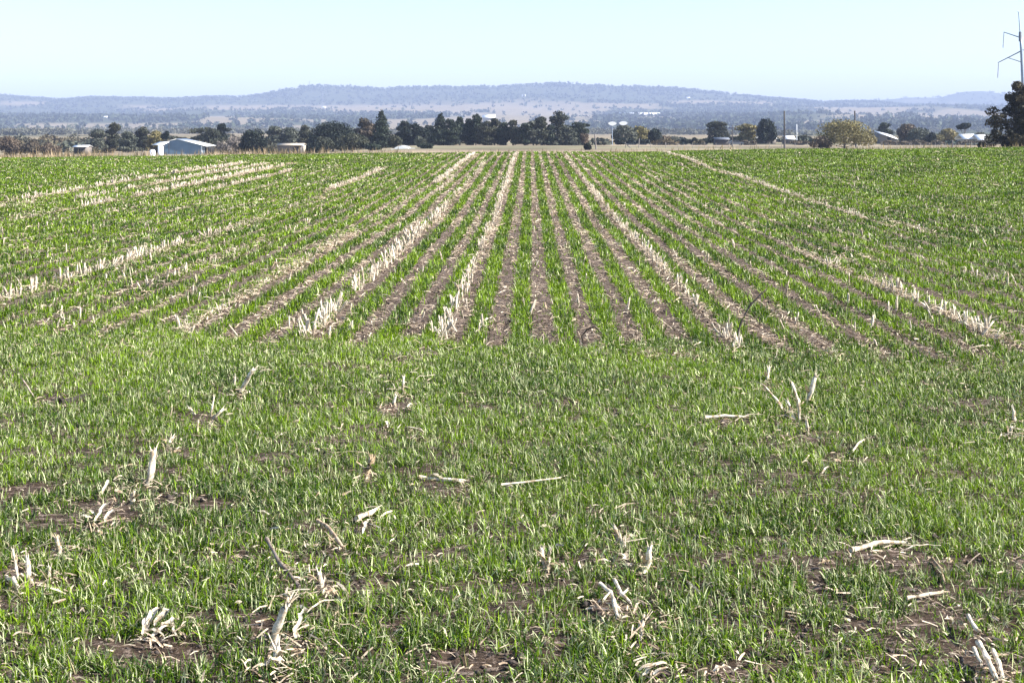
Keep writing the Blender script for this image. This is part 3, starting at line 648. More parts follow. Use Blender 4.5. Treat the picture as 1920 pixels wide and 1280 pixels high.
building('house', 520, 566, 287, 273, 269.5, 352, 7, 'low brownish house with pale flat roof and dark doorway between dark trees', 'house', openings=((.66, .95, .95), (.12, .2, .6), (.38, .46, .6)), roofm=M_cream, wallm=M_timber)
building('outbuilding', 565.5, 571.5, 288, 274, 273, 346, 1.5, 'narrow cream lean-to at the right end of the low brownish house', 'outbuilding', wallm=M_cream, over=.02)
def shelter():
    d = 330; x, y, z0 = P(752, d); k = d / F; root = thing('arched_shelter', (x, y, z0), YAW, 'bright white arched shelter with a dark round opening at paddock edge', 'shelter')
    hp = zat(274, d) - z0; hs = zat(283.5, d) - z0; ri = []
    def arc(w_, h0, h1, n=16): return [(w_ * cos(pi * i / n), h0 + (h1 - h0) * sin(pi * i / n)) for i in range(n + 1)]
    b = MB(); b.prism([(-15*k, -.1), (15*k, -.1)] + arc(15*k, hs * .7, hp), 0, 9); b.build('canopy', M_white, root)
    o = MB(); o.prism([(-5.5*k, 0), (5.5*k, 0)] + arc(5.5*k, hs * .6, zat(280.5, d) - z0), -.05, -.004); o.build('opening', M_shade, root)  # dark sheet on the solid canopy front, shade of the opening as colour
    a = MB(); a.box(15.2*k, 28*k, 1, 6, -.1, zat(278.5, d) - z0); a.build('annex', M_white, root)
    s_ = MB(); s_.prism([(-22*k, -.1), (-15.2*k, -.1), (-15.2*k, hs * 1.15), (-22*k, hs * .7)], .5, 5); s_.build('side_skirt', M_white, root)
shelter()
building('long_shed', 1160, 1238, 218.5, 215, 211.5, 4200, 40, 'very long white roofed shed low on the far slope', 'shed', over=1)
building('far_shed', 905, 928, 224, 221, 215.5, 2600, 20, 'big white roofed shed seen over the windbreak tops', 'shed', over=1)
building('house', 1418, 1430, 271, 260, 254, 440, 6, 'left of the pair of small white roofs under the dark tree', 'house', wallm=M_timber)
building('house', 1433, 1455, 271, 260, 254, 436, 6, 'wider right one of the pair of white roofs under the dark tree', 'house', wallm=M_timber, openings=((.1, .2, .7), (.6, .72, .7)))
building('house', 1473, 1490, 271, 261.5, 255, 436, 6, 'white roofed cottage just right of the tallest plain power pole', 'house', wallm=M_timber, openings=((.5, .62, .7),))
building('shed', 1806, 1832, 271, 261, 252, 450, 8, 'left one of the long pale sheds beside the right edge conifer', 'shed', wallm=M_cream, roofm=M_white)
building('shed', 1835, 1858, 271, 263, 253, 446, 8, 'right one of the long pale sheds, partly behind the edge conifer', 'shed', wallm=M_cream, roofm=M_white)
for px_, py_, dz, lb in ((982, 191, 6200, 'tiny white farmhouse left of centre at the foot of the ridge'), (1290, 186.5, 6200, 'tiny white farmhouse right of centre at the foot of the ridge'), (1258, 216, 4000, 'small white house right of the very long shed on the slope'),
                         (196, 223, 3600, 'small white farmhouse above the left gum clump on the slope'), (607, 192, 5800, 'tiny white farmhouse under the left hill mast'), (1856, 213, 4200, 'white farm roof on the slope just left of the edge conifer')):
    x, y, z0 = P(px_, dz); wpx = 7 if dz > 5000 else 9; hpx = 3.4
    pyb = HZ + F * (H - z0) / dz; building('far_house', px_ - wpx/2, px_ + wpx/2, pyb, pyb - hpx * .55, pyb - hpx, dz, 12, lb, 'house', wallm=M_white, over=.5)
def sloping_roof():
    d = 440; x, y, z0 = P(1666, d); k = d / F; Z = lambda py: zat(py, d) - z0
    root = thing('barn', (x, y, z0), YAW, 'barn with a bright white roof sloping down to the right of the willow', 'barn')
    w = MB(); w.prism([(-16*k, -.1), (15*k, -.1), (15*k, Z(261)), (-16*k, Z(251))], 0, 8); w.build('wall', M_timber, root)
    r = MB(); V = [(-19*k, -.5, Z(250.5)), (17*k, -.5, Z(261.8)), (18*k, 8.5, Z(254)), (-14*k, 8.5, Z(245.5))]; V += [(a, b_, c_ + .15) for a, b_, c_ in V]
    r.add(V, [(0,3,2,1), (4,5,6,7), (0,1,5,4), (1,2,6,5), (2,3,7,6), (3,0,4,7)]); r.build('roof', M_white, root)
    q = MB(); q.box(-2*k, 4*k, -.05, -.004, 0, 2.1); q.build('door', M_shade, root)
sloping_roof()
def dark_shed():
    building('shed', 1342, 1367, 272, 262, 258.5, 404, 5, 'low dark flat shed left of the crossarm power pole', 'shed', roofm=M_grey, wallm=M_dark)
dark_shed()
def car():
    d = 396; x, y, z0 = P(1380, d); z0 += 0; root = thing('parked_car', (x, y, z0), YAW, 'dark parked car seen side on at the foot of the crossarm power pole', 'car')
    prof = [(-2.1,.35),(2.1,.35),(2.15,.75),(1.9,.95),(1.05,1.02),(.55,1.45),(-1.1,1.5),(-1.75,1.05),(-2.15,.95)]
    b = MB(); b.prism(prof, -.8, .8); b.build('body', M_grey, root)
    g_ = MB(); g_.prism([(.95,1.04),(.5,1.4),(-.2,1.41),(-.2,1.04)], -.815, -.804); g_.build('window', M_glass, root)
    g_ = MB(); g_.prism([(-.3,1.04),(-.3,1.41),(-1.05,1.44),(-1.5,1.06)][::-1], -.815, -.804); g_.build('window', M_glass, root)
    for wx in (-1.35, 1.35):
        for wy in (-.82, .66):
            q = MB(); q.tube([(wx, wy, .33), (wx, wy + .2, .33)], .33, 14); q.build('wheel', M_tyre, root)
car()

# ------------------------------------------------------------------ poles, mast, fence
def pole(px, top, d, label, rad=.16, cross=None, mat=M_dark, lean=0, cat='power pole', name='power_pole'):
    x, y, z0 = P(px, d); h = zat(top, d) - z0; root = thing(name, (x, y, z0), YAW, label, cat)
    b = MB(); b.tube([(0, 0, -.2), (lean * .5, 0, h * .5), (lean, 0, h)], [rad * 1.15, rad, rad * .85], 10); b.build('pole', mat, root)
    if cross:
        c = MB(); c.box(lean - cross, lean + cross, -rad - .12, -rad - .01, h - .75, h - .6); c.build('crossarm', mat, root)
        for q in (-.9, -.35, .35, .9):
            i_ = MB(); i_.tube([(lean + q * cross, -rad - .065, h - .597), (lean + q * cross, -rad - .065, h - .5), (lean + q * cross, -rad - .065, h - .4)], [.05, .07, .03], 8); i_.build('insulator', M_porc, root)
    return root
pole(1373, 235, 360, 'thin power pole with a short crossarm behind the fence', .13, 1.1)
pole(1471, 208, 320, 'tallest plain power pole, standing between the white cottage roofs', .2, None, M_dark, -.05)
pole(1605, 208, 330, 'dark pole rising through the tan willow like tree', .2, None, M_dark, -.3)
pole(1118, 251, 310, 'short dark leaning post right of the windbreak', .16, None, M_timber, -.35, 'post', 'leaning_post')
pole(1785, 263, 330, 'short thick dark stump post near the long pale sheds', .26, None, M_dark, .02, 'post', 'stump_post')
pole(1494, 233, 430, 'thin pale post behind the white roofed cottage', .1, None, M_white, 0, 'post', 'pale_post')
pole(580, 151, 6950, 'faint radio mast on the wooded ridge top at left of centre', 1.2, None, M_grey, 0, 'mast', 'radio_mast')
pole(605, 172, 6000, 'faint dark mast on the hillside below the ridge', 1.5, None, M_grey, 0, 'mast', 'radio_mast')
def panels():
    d = 404; x, y, z0 = P(1148, d); k = d / F; Z = lambda py: zat(py, d) - z0
    root = thing('panel_mast', (x, y, z0), YAW, 'pale mast carrying two bright white panels side by side', 'mast')
    b = MB(); b.tube([(0, 0, -.2), (0, 0, Z(234))], [.1, .07], 8); b.build('pole', M_steel, root)
    a = MB(); a.box(-.4, 25*k, -.05, .05, Z(235.2), Z(234.4)); a.build('crossarm', M_steel, root)
    for c_, yy_ in ((0, 232), (20.5, 231.5)):
        p = MB(); q = [(-8.5, .5), (-5, -2.5), (0, -4), (5, -2.6), (8.5, .5), (5, 3.2), (0, 4), (-5, 3.0)]
        p.prism([((c_ + a_) * k, Z(yy_ - b_)) for a_, b_ in q], -.35, -.12); p.build('panel', M_white, root)
panels()
def pylon():
    d = 300; k = d / F; xb, yb, z0 = P(1919.5, d); Z = lambda py: zat(py, d) - z0; X = lambda px_: (px_ - 1919.5) * k
    root = thing('transmission_pole', (xb, yb, z0), YAW, 'tall grey steel transmission pole rising behind the edge conifer', 'pylon')
    b = MB(); b.tube([(X(1919.5), 0, -.3), (X(1918), 0, Z(160)), (X(1915), 0, Z(95)), (X(1913), 0, Z(61))], [.42, .33, .27, .25], 12); b.build('pole', M_steel, root)
    c = MB(); c.tube([(X(1913), 0, Z(62)), (X(1910), 0, Z(22))], [.15, .11], 8); c.build('lightning_mast', M_steel, root)
    c = MB(); c.tube([(X(1913), 0, Z(78)), (X(1913), 0, Z(60))], [.33, .31], 12); c.build('collar', M_grey, root)
    c = MB(); c.tube([(X(1907), 0, Z(22)), (X(1911), 0, Z(22))], .1, 6); c.build('cap_bracket', M_steel, root)
    def arm(p, q, brace=None):
        a = MB(); a.tube([p, q], [.13, .08], 8)
        if brace: a.tube(list(brace), [.09, .07], 8)
        o = a.build('crossarm', M_steel, root)
    def ins(px_, y0, y1):
        h0, h1 = Z(y0), Z(y1); n = 12; pts = [(X(px_) - .1 * i / n, 0, h0 + (h1 - h0) * i / (2*n)) for i in range(2*n + 1)]
        a = MB(); a.tube(pts, [.05 if i % 2 == 0 else .13 for i in range(2*n + 1)], 8); a.build('insulator', M_porc, root)
    arm((X(1913.5), 0, Z(71)), (X(1882), 0, Z(60.5))); ins(1882.5, 61, 90)
    arm((X(1914.5), 0, Z(96)), (X(1871), 0, Z(118)), ((X(1916), 0, Z(117)), (X(1890), 0, Z(108.5)))); ins(1872.5, 119, 146)
    arm((X(1914), 0, Z(73.5)), (X(1946), 0, Z(62))); ins(1946, 63, 92)
    arm((X(1915), 0, Z(92)), (X(1957), 0, Z(110)), ((X(1916.5), 0, Z(117)), (X(1938), 0, Z(102)))); ins(1957, 111, 138)
    arm((X(1917), 0, Z(146)), (X(1950), 0, Z(136)))
pylon()
def fence():
    d = 338; pts = []; xs = list(range(1175, 1870, 24)); root = None
    x, y, z0 = P(1175, d); root = thing('wire_fence', (x, y, z0), 0, 'long post and wire fence crossing the pale strip at right', 'fence')
    tops = []
    for i, px_ in enumerate(xs):
        px_ += rng.uniform(-4, 4); X_, Y_, Z_ = P(px_, d); h = rng.uniform(1.15, 1.45) + (1.0 if i == 1 else 0); r_ = .11 if i in (1, 3) else rng.uniform(.05, .08)
        lx = rng.normal(0, .06); b = MB(); b.tube([(X_-x, Y_-y, Z_-z0-.2), (X_-x+lx, Y_-y, Z_-z0+h)], [r_, r_*.85], 7); b.build('post', M_timber, root); tops.append((X_-x, Y_-y+.06, Z_-z0))
    s_ = MB(); X_, Y_, Z_ = P(1182, d); s_.tube([(X_-x, Y_-y-.1, Z_-z0), (X_-x-2.4*.6, Y_-y-.1, Z_-z0+1.25)], .09, 7); s_.build('stay', M_timber, root)
    w = MB()
    for hh in (.35, .7, 1.05): w.tube([(a, b_, c_ + hh) for a, b_, c_ in tops], .012, 4)
    w.build('wire', M_steel, root)
fence()

# ------------------------------------------------------------------ stubble
def stub_arrays(h, r, flaps, seed):
    g_ = np.random.default_rng(seed); V = []; Q = []; Tt = []; n = 6; lev = 4; lx, ly = g_.normal(0, .08, 2)
    for i in range(lev):
        t = i / (lev - 1); rr_ = r * (1.25 - .35 * t) * g_.uniform(.85, 1.15)
        for k in range(n):
            a = 2*pi*k/n; zz = h * t + (g_.uniform(-.16, .12) * h if i == lev - 1 else 0) - (.02 if i == 0 else 0)
            V.append((rr_ * cos(a) + lx * h * t, rr_ * sin(a) * .8 + ly * h * t, zz))
    for i in range(lev - 1):
        for k in range(n): Q.append((i*n+k, i*n+(k+1)%n, (i+1)*n+(k+1)%n, (i+1)*n+k))
    V.append((lx * h, ly * h, h * .86)); m_ = len(V) - 1
    for k in range(n): Tt.append(((lev-1)*n+k, (lev-1)*n+(k+1)%n, m_))
    for _ in range(flaps):                                     # torn leaf sheaths
        a = g_.uniform(0, 2*pi); z0 = g_.uniform(.1, .5) * h; L = g_.uniform(.4, .9) * h; wd = r * g_.uniform(.7, 1.3); out = g_.uniform(.15, .8); b = len(V)
        for i in range(4):
            t = i / 3; cx = cos(a) * (r + out * L * t ** 1.2) + lx * z0; cy = sin(a) * (r + out * L * t ** 1.2) + ly * z0; cz = z0 + L * (t * .9 - .9 * out * t * t)
            ww = wd * (1 - .75 * t); V += [(cx - sin(a) * ww, cy + cos(a) * ww, cz), (cx + sin(a) * ww, cy - cos(a) * ww, cz)]
        for i in range(3): Q.append((b+2*i, b+2*i+1, b+2*i+3, b+2*i+2))
    return np.array(V), np.array(Q), np.array(Tt)
PR = [stub_arrays(1.0, rr_, fl, s_) for s_, (rr_, fl) in enumerate([(.05, 1), (.07, 2), (.06, 3), (.05, 0), (.08, 2), (.065, 1), (.09, 3), (.055, 2)])]
SC0, SC1 = np.array([.54, .45, .35]), np.array([.86, .78, .65])
PMESH = []
for i, (V, Q, Tt) in enumerate(PR):
    g_ = np.random.default_rng(50 + i); cc = SC0 + (SC1 - SC0) * g_.uniform(.35, 1); col = np.tile(cc, (len(V), 1)) * g_.uniform(.8, 1.1, (len(V), 1))
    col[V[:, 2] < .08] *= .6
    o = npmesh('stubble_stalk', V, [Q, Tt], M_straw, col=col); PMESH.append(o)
# (row X, from depth, to depth, stalks per metre, height, label)
SEG = [(-1.66,10.2,29,17,.185),(-1.66,29,50,5,.12),(-.64,9.9,60,14,.13),(1.48,9.6,34,17,.12),(1.48,34,60,6,.10),(.42,10.0,11.2,5,.08),(.42,12,30,.8,.08),
 (-2.68,10.6,19,26,.09),(-2.68,19,34,3,.09),(-2.45,36,60,26,.15),(-2.15,32,40,8,.13),(-3.72,10.7,12.2,6,.09),(-3.72,13.2,15.5,8,.17),(-3.72,15.5,24,5,.12),(-3.72,24,40,3,.1),
 (-4.72,12.0,15.0,15,.17),(-4.72,15,17.2,16,.17),(-4.72,17.2,22,15,.15),(-4.72,22,30,7,.12),(-4.9,34,46,22,.14),(-5.8,15,40,2.5,.11),(-6.85,17,50,2,.11),(-7.9,20,34,5,.12),(-7.9,34,46,16,.14),
 (-8.9,22,27,6,.12),(-8.9,27,50,22,.17),(-9.9,30,52,15,.15),(-10.9,29,52,18,.16),(-10.4,24,29,9,.13),(-11.8,38,50,5,.12),
 (3.46,9.7,11.4,22,.15),(3.46,11.4,14.2,19,.15),(3.46,15,18,11,.13),(3.46,18,40,2,.1),(2.5,9.8,30,.8,.09),(4.7,11,26,2.2,.10),(5.75,24,60,12,.12),(6.0,19.5,22,10,.12),(6.0,22,26,4,.1),
 (4.8,13.8,15.4,4,.15),(7.2,20,26,3,.14),(8.1,24,44,2,.1),(9.3,18,40,1.2,.1),(-13,34,52,2,.1)]
rows = []
for X0, a, b_, den, h in SEG:
    n = rng.poisson(den * (b_ - a)); y_ = rng.uniform(a, b_, n); cl = fbm(y_ * 1.3 + X0 * 7, y_ * 0, 2); keep = cl > .33
    for q in y_[keep]: rows.append((X0 + rng.normal(0, .028), q, h * rng.uniform(.4, 1.05), X0))
# scattered strays everywhere
for _ in range(420):
    d = 9.8 * math.exp(rng.random() * math.log(60 / 9.8)); r = rng.uniform(-.42, .42) * d; rows.append((AX[0]*d + RX[0]*r, AX[1]*d + RX[1]*r, rng.uniform(.06, .14), None))
rows.sort(key=lambda t: t[1])
NIND = 235
def rowlabel(X0):
    return {-1.66: ('upright cut stalk in the densest stubble row left of centre', 'stubble stalks of the densest row left of centre'),
            -.64: ('pale cut stalk in the stubble row just left of the vanishing rows', 'stubble stalks of the row just left of the centre'),
            1.48: ('cut stalk in the stubble row passing the dark slanted stick', 'stubble stalks of the row past the dark stick'),
            -2.68: ('flattened cream cut stalk in the second stubble row left of centre', 'stubble stalks of the flattened cream row'),
            -3.72: ('pale cut stalk in the patchy third stubble row left of centre', 'stubble stalks of the patchy third row at left'),
            -4.72: ('pale cut stalk in the stubble row reaching the left edge', 'stubble stalks of the row reaching the left edge'),
            3.46: ('pale cut stalk in the stubble row reaching the right edge', 'stubble stalks of the row reaching the right edge')}.get(X0,
            ('stray cut stalk standing between the named stubble rows', 'stray stubble stalks between the main stubble rows'))
KNOWN = (-1.66, -.64, 1.48, -2.68, -3.72, -4.72, 3.46); cntr = {}
def ordw(n):
    if n <= 20: return ORD[n - 1]
    t = ['twenty', 'thirty', 'forty', 'fifty', 'sixty', 'seventy', 'eighty', 'ninety'][n // 10 - 2]
    return t + '-' + ORD[n % 10 - 1] if n % 10 else t[:-1] + 'ieth'
used = [False] * 8; SV = []; SQ = []; ST = []; SCc = []; off = 0
for i, (x, y, h, X0) in enumerate(rows):
    k = int(rng.integers(8)); rz = rng.uniform(0, 2*pi); tl = abs(rng.normal(0, .32)) + (.45 if X0 == -2.68 else 0); z = float(ground(x, y)) - .005
    if i < NIND:
        o = PMESH[k] if not used[k] else PMESH[k].copy()
        if used[k]: C.objects.link(o)
        used[k] = True; o.location = (x, y, z); o.rotation_euler = (tl * cos(rz * 3), tl * sin(rz * 3), rz); o.scale = (h, h, h); lb, gp = rowlabel(X0 if X0 in KNOWN else None); cntr[gp] = cntr.get(gp, 0) + 1; lb = ordw(cntr[gp]) + ' nearest ' + lb; tag(o, lb, 'stubble stalk', gp)
    else:
        V, Q, Tt = PR[k]; c_, s_ = cos(rz), sin(rz); W_ = V * h * (1 + .0 * y); W_[:, :2] *= max(1, y / 26)
        W2 = np.stack([W_[:, 0]*c_ - W_[:, 1]*s_ + W_[:, 2]*tl*cos(rz*3), W_[:, 0]*s_ + W_[:, 1]*c_ + W_[:, 2]*tl*sin(rz*3), W_[:, 2]*cos(tl)], 1) + (x, y, z)
        SV.append(W2); SQ.append(Q + off); ST.append(Tt + off); off += len(V); SCc.append(np.tile((SC0 + (SC1 - SC0) * rng.uniform(.2, 1)) * rng.uniform(.75, 1.05), (len(V), 1)))
print('stubs', len(rows))
tag(npmesh('distant_stubble', np.concatenate(SV), [np.concatenate(SQ), np.concatenate(ST)], M_straw, col=np.concatenate(SCc)), 'distant pale stubble stalks standing in broken lines between the green rows', 'stubble', kind='stuff')

# ------------------------------------------------------------------ foreground stalks, husks and sticks
def stalk_part(name, pts, rad, mat, parent, colr_, n=9, jag=True):
    pts = [np.array(p, float) for p in pts]; m_ = MB()
    sub = []; rs = []
    for i in range(len(pts) - 1):
        for t in np.linspace(0, 1, 4)[:-1]: sub.append(pts[i] * (1 - t) + pts[i+1] * t + rng.normal(0, rad * .12, 3)); rs.append(rad * (1.12 if t == 0 else rng.uniform(.82, 1)))
    sub.append(pts[-1]); rs.append(rad * .8); m_.tube(sub, rs, n); ax = (sub[-1] - sub[-2]); ax /= np.linalg.norm(ax) + 1e-9; base = (len(sub) - 1) * n
    for k in range(n):
        m_.v[base + k] = tuple(np.array(m_.v[base + k]) + ax * rng.uniform(-1.6, 1.8) * rad)
        for r_ in range(1, len(sub) - 1):
            q = r_ * n + k; m_.v[q] = tuple(sub[r_] + (np.array(m_.v[q]) - sub[r_]) * rng.uniform(.72, 1.2))
    for _ in range(3):                                     # splinters at the torn end
        a = rng.normal(0, 1, 3); a -= ax * a.dot(ax); a /= np.linalg.norm(a); p0 = sub[-1] + a * rad * .6; p1 = p0 + ax * rad * rng.uniform(1.5, 4) + a * rad * rng.uniform(.2, 1.4); m_.tube([p0 - ax * rad, p0, p1], [rad * .3, rad * .25, rad * .06], 4)
    col = np.tile(colr_, (len(m_.v), 1)) * rng.uniform(.78, 1.08, (len(m_.v), 1))
    return m_.build(name, mat, parent, col)
def strip(name, p0, p1, wd, sag, parent, colr_, curl=.3):
    wd = wd * .72
    p0 = np.array(p0, float); p1 = np.array(p1, float); ax = p1 - p0; sd_ = np.cross(ax, (0, 0, 1)); sd_ /= np.linalg.norm(sd_) + 1e-6; up = np.array([0, 0, 1.]); V = []; n = 7
    for i in range(n):
        t = i / (n - 1); c_ = p0 + ax * t + up * sag * 4 * t * (1 - t) + rng.normal(0, wd * .3, 3); w_ = wd * (.25 + .75 * sin(pi * min(1, t * .85 + .12))) * rng.uniform(.6, 1.25)
        V += [c_ - sd_ * w_ + up * w_ * curl, c_ - up * w_ * .15, c_ + sd_ * w_ + up * w_ * curl]
    Q = []
    for i in range(n - 1):
        for k in (0, 1): Q.append((3*i+k, 3*i+k+1, 3*i+4+k, 3*i+3+k))
    return npmesh(name, V, [np.array(Q)], M_straw, parent, np.tile(colr_, (len(V), 1)) * rng.uniform(.8, 1.1, (len(V), 1)))
def up_to(b, px, py, lean=0.0):
    """point above base b = (x,y,z,d) reaching photo pixel offset, optionally nearer/farther"""
    d = b[3] + lean; x, y, _ = P(px, d, 0); return (x, y, H - (py - HZ) * d / F)
PALE = np.array([.82, .74, .60]); CRM = np.array([.46, .37, .25]); GRY = np.array([.24, .20, .175]); DRK = np.array([.05, .042, .038]); TAN = np.array([.42, .33, .24])
def rel(p, b): return tuple(np.array(p[:3]) - np.array(b[:3]))
def standing(segs, label, col=PALE, rad=.012, sheath=True, name='broken_stalk', cat='broken stalk'):
    """segs: list of (base_px, base_py, top_px, top_py[, radius]) belonging to one stump"""
    b0 = PG(segs[0][0], segs[0][1]); root = thing(name, b0[:3], 0, label, cat)
    for sg in segs:
        b = PG(sg[0], sg[1]); t = up_to(b, sg[2], sg[3], rng.uniform(-.03, .03)); r = (sg[4] if len(sg) > 4 else rad) * .86
        b_ = np.array(rel(b, b0)) - (0, 0, .012); t_ = np.array(rel(t, b0)); L = np.linalg.norm(t_ - b_)
        stalk_part('stalk', [b_, (b_ + t_) / 2 + rng.normal(0, .05 * L, 3) * (1, 1, 0), t_], r, M_straw, root, col)
        if sheath:
            a = rng.uniform(0, 2*pi); q = b_ + (t_ - b_) * .35
            strip('leaf_sheath', q, q + np.array([cos(a) * .05, sin(a) * .04, .02 + .3 * L]), r * 1.1, .01, root, CRM)
            a += 2; strip('leaf_sheath', b_ + (0, 0, .02), b_ + np.array([cos(a) * .07, sin(a) * .06, .015]), r * 1.0, .012, root, CRM)
    return root
def lying(p0, p1, label, col=PALE, rad=.011, h0=.03, h1=.03, flat=False, name='fallen_stalk', cat='fallen stalk', extra=()):
    a = PG(*p0); b = PG(*p1); root = thing(name, a[:3], 0, label, cat)
    rad *= .82; A = np.array([0, 0, h0]); B = np.array(rel(b, a)) + (0, 0, h1)
    if flat: strip('blade', A, B, rad, .012, root, col, .4)
    else: stalk_part('stalk', [A, (A + B) / 2 + rng.normal(0, .006, 3), B], rad, M_straw, root, col)
    for (q0, q1, rr_) in extra:
        c_ = PG(*q0); e = PG(*q1); strip('leaf_sheath', np.array(rel(c_, a)) + (0, 0, .025), np.array(rel(e, a)) + (0, 0, .035), rr_, .012, root, col * .92)
    return root
standing([(448,738,475,694,.015),(442,728,440,708,.009)], 'thick pale stalk leaning right in the left foreground, highest there')
standing([(393,797,416,768,.011),(395,785,401,745,.006)], 'pale leaning stalk in the straw patch below the thick leaning stalk')
standing([(372,782,357,766,.010)], 'short pale stalk leaning left beside the left foreground straw patch')
standing([(368,815,372,788,.006)], 'thin pale standing straw below the left foreground straw patch', sheath=False)
standing([(314,838,322,822,.013)], 'short ragged pale stump above the tall white stalk at left')
standing([(277,908,288,846,.017)], 'tall thick white stalk upright in the left foreground above torn straw')
lying((215,912),(236,908), 'flat white scrap just left of the tall thick white stalk', rad=.016, flat=True)
standing([(246,945,249,925,.013)], 'stubby white scrap standing below the tall thick white stalk')
lying((192,940),(205,926), 'curled white scrap left of the stubby scrap under the tall stalk', rad=.013, flat=True, h1=.06)
lying((160,972),(182,984), 'thin pale flake left of the double white husk flakes', rad=.008, flat=True)
lying((180,992),(199,972), 'left white husk flake of the pair at lower left', rad=.016, flat=True, h1=.06)
lying((196,994),(214,980), 'right white husk flake of the pair at lower left', rad=.015, flat=True, h1=.05)
standing([(70,750,43,712,.007)], 'thin grey straw leaning left near the left edge', col=GRY * 1.8, sheath=False)
lying((112,758),(158,750), 'dark flat stick lying in a small hollow at left', col=DRK, rad=.022, h0=.015, h1=.02, name='stick', cat='stick')
standing([(755,735,756,708,.010),(738,760,742,742,.010)], 'pair of short pale stalks upper centre left of the foreground')
lying((722,802),(727,812), 'small white oval chip at centre left', rad=.014, flat=True)
lying((757,812),(796,821), 'pale split stalk lying flat right of the white oval chip', rad=.010, flat=True)
standing([(683,897,697,860,.016)], 'bent pale husk standing at centre left, folded at its tip', col=CRM * 1.1)
lying((786,908),(866,914), 'long pale sheath lying flat below the folded husk', rad=.012, col=PALE, extra=(((800,905),(826,912),.018),))
lying((940,935),(1050,926), 'thin long curved pale straw lying flat at centre', rad=.005, h0=.06, h1=.07)
standing([(1436,716,1441,690,.012),(1475,770,1432,722,.008)], 'forked stalk with grey lower arm, left of the big stump cluster')
standing([(1500,785,1484,716,.010),(1490,782,1476,752,.010),(1510,756,1529,706,.015),(1498,790,1496,748,.008)], 'big spread cluster of pale split stalks in the right foreground')
standing([(1516,815,1512,786,.009)], 'short thin stalk just below the big spread cluster', )
lying((1455,763),(1468,778), 'pale scrap at the left foot of the big spread cluster', rad=.014, flat=True)
lying((1322,793),(1396,792), 'straight pale stalk lying level left of the big spread cluster', rad=.009, extra=(((1390,791),(1434,790),.008),))
standing([(1906,795,1901,768,.011),(1892,818,1896,803,.011)], 'white stalk stubs at the right edge below the upper rows')
lying((1886,815),(1925,822), 'pale rubble of straw under the stubs at the right edge', rad=.012, flat=True)
lying((1542,900),(1560,888), 'small flat pale leaf scrap at right of centre', rad=.010, flat=True)
lying((1598,858),(1620,835), 'thin pale stalk bit lying slantwise right of the small dark hollow', rad=.006)
standing([(65,1098,53,1050,.012),(93,1092,93,1064,.007),(36,1095,24,1030,.005)], 'cluster of pale stalks beside a dark hollow at left bottom edge')
standing([(112,1040,105,1008,.010)], 'single pale stalk leaning left above the left bottom cluster')
lying((10,1098),(32,1115), 'short pale stick in the dark hollow at left edge', rad=.010)
lying((500,1045),(560,1108), 'long brown grey stick lying diagonally in the left foreground', col=GRY * 1.3, rad=.009, h0=.07, h1=.02, name='stick', cat='stick')
standing([(508,1210,540,1126,.015),(515,1245,518,1212,.016)], 'tallest white jointed stalk near the bottom left, bent at its foot')
lying((488,1268),(540,1262), 'white slab of husk lying below the tall jointed stalk', rad=.020, flat=True)
lying((552,1212),(570,1172), 'curled pale husk right of the tall jointed stalk', rad=.014, flat=True, h1=.05)
lying((575,1165),(628,1142), 'row of small white flakes lying right of the tall jointed stalk', rad=.010, flat=True)
standing([(606,1105,598,1072,.010)], 'short white stalk above the row of small white flakes')
def husk():
    b = PG(270, 1200); root = thing('husk', b[:3], 0, 'crumpled pale corn like husk lying open at the bottom left', 'husk')
    for (x0, y0, x1, y1, w_, hh) in ((266,1204,282,1172,.013,.03),(276,1190,300,1164,.016,.04),(290,1186,322,1170,.016,.045),(284,1206,330,1188,.013,.02),(300,1196,338,1182,.015,.035),(270,1198,312,1206,.009,.015),(318,1176,330,1200,.010,.02),(262,1212,300,1216,.006,.01),(306,1212,342,1204,.007,.012)):
        p = PG(x0, y0); q = PG(x1, y1); strip('husk_leaf', np.array(rel(p, b)) + (0, 0, .02), np.array(rel(q, b)) + (0, 0, hh), w_, .012, root, PALE * rng.uniform(.6, 1.1), rng.uniform(.2, 1.1))
husk()
lying((595,1000),(642,1040), 'broken tan stalk piece lying slantwise at centre left', col=TAN * 1.3, rad=.009, h0=.05)
lying((668,985),(710,966), 'bright cream stalk piece lying flat left of centre', rad=.012, extra=(((680,1012),(690,992),.011),))
standing([(1024,1065,1016,1030,.010),(1024,1066,1032,1028,.007)], 'small white stub split into a V shape at bottom centre')
standing([(1203,1075,1218,1028,.013)], 'bright white stalk leaning right in the lower centre')
lying((1160,1055),(1178,1068), 'white chip left of the bright white leaning stalk', rad=.018, flat=True)
standing([(1165,1012,1152,988,.009),(1170,1030,1168,1012,.013)], 'short leaning stalk above the white chip in the lower centre')
def roots():
    b = PG(1150, 1165); root = thing('uprooted_stump', b[:3], 0, 'white branching uprooted stump lying in dark soil at lower centre', 'uprooted stump')
    for pts, r in (([(1125,1115),(1145,1128),(1150,1150),(1158,1176)], .0062), ([(1152,1112),(1166,1138),(1182,1155)], .0058), ([(1150,1150),(1162,1166)], .007), ([(1145,1128),(1132,1150)], .004), ([(1166,1138),(1176,1130)], .004)):
        w_ = []
        for i, q in enumerate(pts):
            p = PG(q[0], q[1] + 12); w_.append(np.array(rel(p, b)) + (0, 0, .05 + .02 * rng.random()))
        stalk_part('root', w_, r, M_straw, root, PALE)
roots()
standing([(1196,1192,1207,1160,.012)], 'short white stub right of the uprooted stump')
lying((1596,1047),(1690,1032), 'long pale jointed stalk lying flat in the lower right', rad=.011, extra=(((1690,1045),(1765,1040),.007),))
lying((1700,1138),(1764,1126), 'thin whitish stick over a dark gap in the lower right', rad=.007, col=PALE * .9)
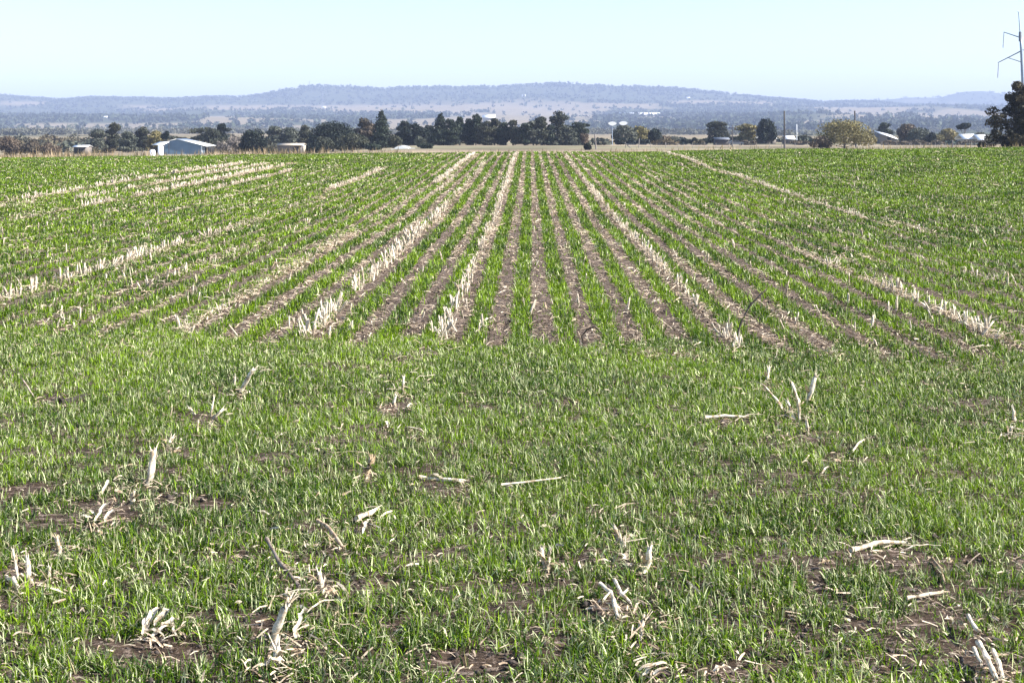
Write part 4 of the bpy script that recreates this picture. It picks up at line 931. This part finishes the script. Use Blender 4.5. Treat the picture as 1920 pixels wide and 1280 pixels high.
lying((1748,1062),(1770,1105), 'bent tan straw right of the long jointed stalk', rad=.006, col=CRM)
lying((1532,1075),(1562,1070), 'cream straw mat piece left of the long jointed stalk', rad=.014, flat=True, col=CRM)
def roots2():
    b = PG(1845, 1255); root = thing('uprooted_stump', b[:3], 0, 'white uprooted stalk with roots in the bottom right corner', 'uprooted stump')
    for pts, r in (([(1815,1172),(1828,1195),(1836,1203)], .006), ([(1834,1222),(1850,1252),(1866,1290)], .0085), ([(1862,1240),(1872,1262),(1880,1290)], .0065), ([(1826,1235),(1840,1262)], .006)):
        w_ = [np.array(rel(PG(q[0], q[1] + 12), b)) + (0, 0, .05) for q in pts]; stalk_part('root', w_, r, M_straw, root, PALE)
roots2()
lying((1195,1276),(1262,1272), 'pale heap of straw scraps at the bottom edge right of centre', rad=.018, flat=True, extra=(((1205,1282),(1240,1270),.012),((1225,1284),(1258,1276),.012)))
lying((1335,1279),(1372,1276), 'white flake at the bottom edge right of the straw heap', rad=.018, flat=True)
lying((1300,657),(1326,652), 'white flat chip where the rows begin, left of the dark stick', rad=.018, flat=True)
lying((1438,602),(1466,600), 'white flat sliver in the row gap just right of the dark stick', rad=.018, flat=True)
lying((1820,661),(1866,658), 'pale sliver lying in the rows near the right edge', rad=.018, flat=True)
lying((1222,573),(1244,571), 'white flat sliver in a bare strip left of the dark stick', rad=.018, flat=True)
lying((935,556),(962,550), 'pale sliver lying in the bare strip left of the centre row', rad=.014, flat=True)
lying((910,608),(926,602), 'white chip in the bare strip below the pale sliver', rad=.018, flat=True)
def stick():
    b = PG(1378, 632); root = thing('stick', b[:3], 0, 'dark thin stick standing slanted among the right rows', 'stick')
    t1 = rel(up_to(b, 1392, 600), b); t2 = rel(up_to(b, 1408, 570), b); t3 = rel(up_to(b, 1436, 543), b); stalk_part('branch', [(0, 0, -.02), t1, t2, t3], .008, M_straw, root, GRY * .6)
    t4 = rel(up_to(b, 1398, 548), b); stalk_part('twig', [t2, t4], .004, M_straw, root, DRK)
stick()
def hoop():
    b = PG(1092, 648); root = thing('bent_twig', b[:3], 0, 'dark bent twig arching over the soil where rows begin', 'twig')
    pts = [(0, 0, -.01)] + [rel(up_to(b, *q), b) for q in ((1091, 630), (1100, 618), (1114, 612), (1124, 620))]; stalk_part('branch', pts, .006, M_straw, root, DRK)
hoop()

# ------------------------------------------------------------------ haze
def haze():
    b = MB(); b.box(-13500, 13500, -13500, 13500, float(GZ.min()) - 1.5, float(GZ.max()) + 40); m, n, bs = newmat('air'); n.nodes.remove(bs)
    v = N(n, 'ShaderNodeVolumePrincipled'); v.inputs['Color'].default_value = (.52, .62, .89, 1); v.inputs['Density'].default_value = HAZE
    v.inputs['Anisotropy'].default_value = 0.0
    n.links.new(v.outputs[0], n.nodes['Material Output'].inputs['Volume']); o = b.build('haze', m)
    tag(o, 'thin blue summer haze filling the air over the valley', 'haze', kind='stuff')
HAZE = .00013
haze()
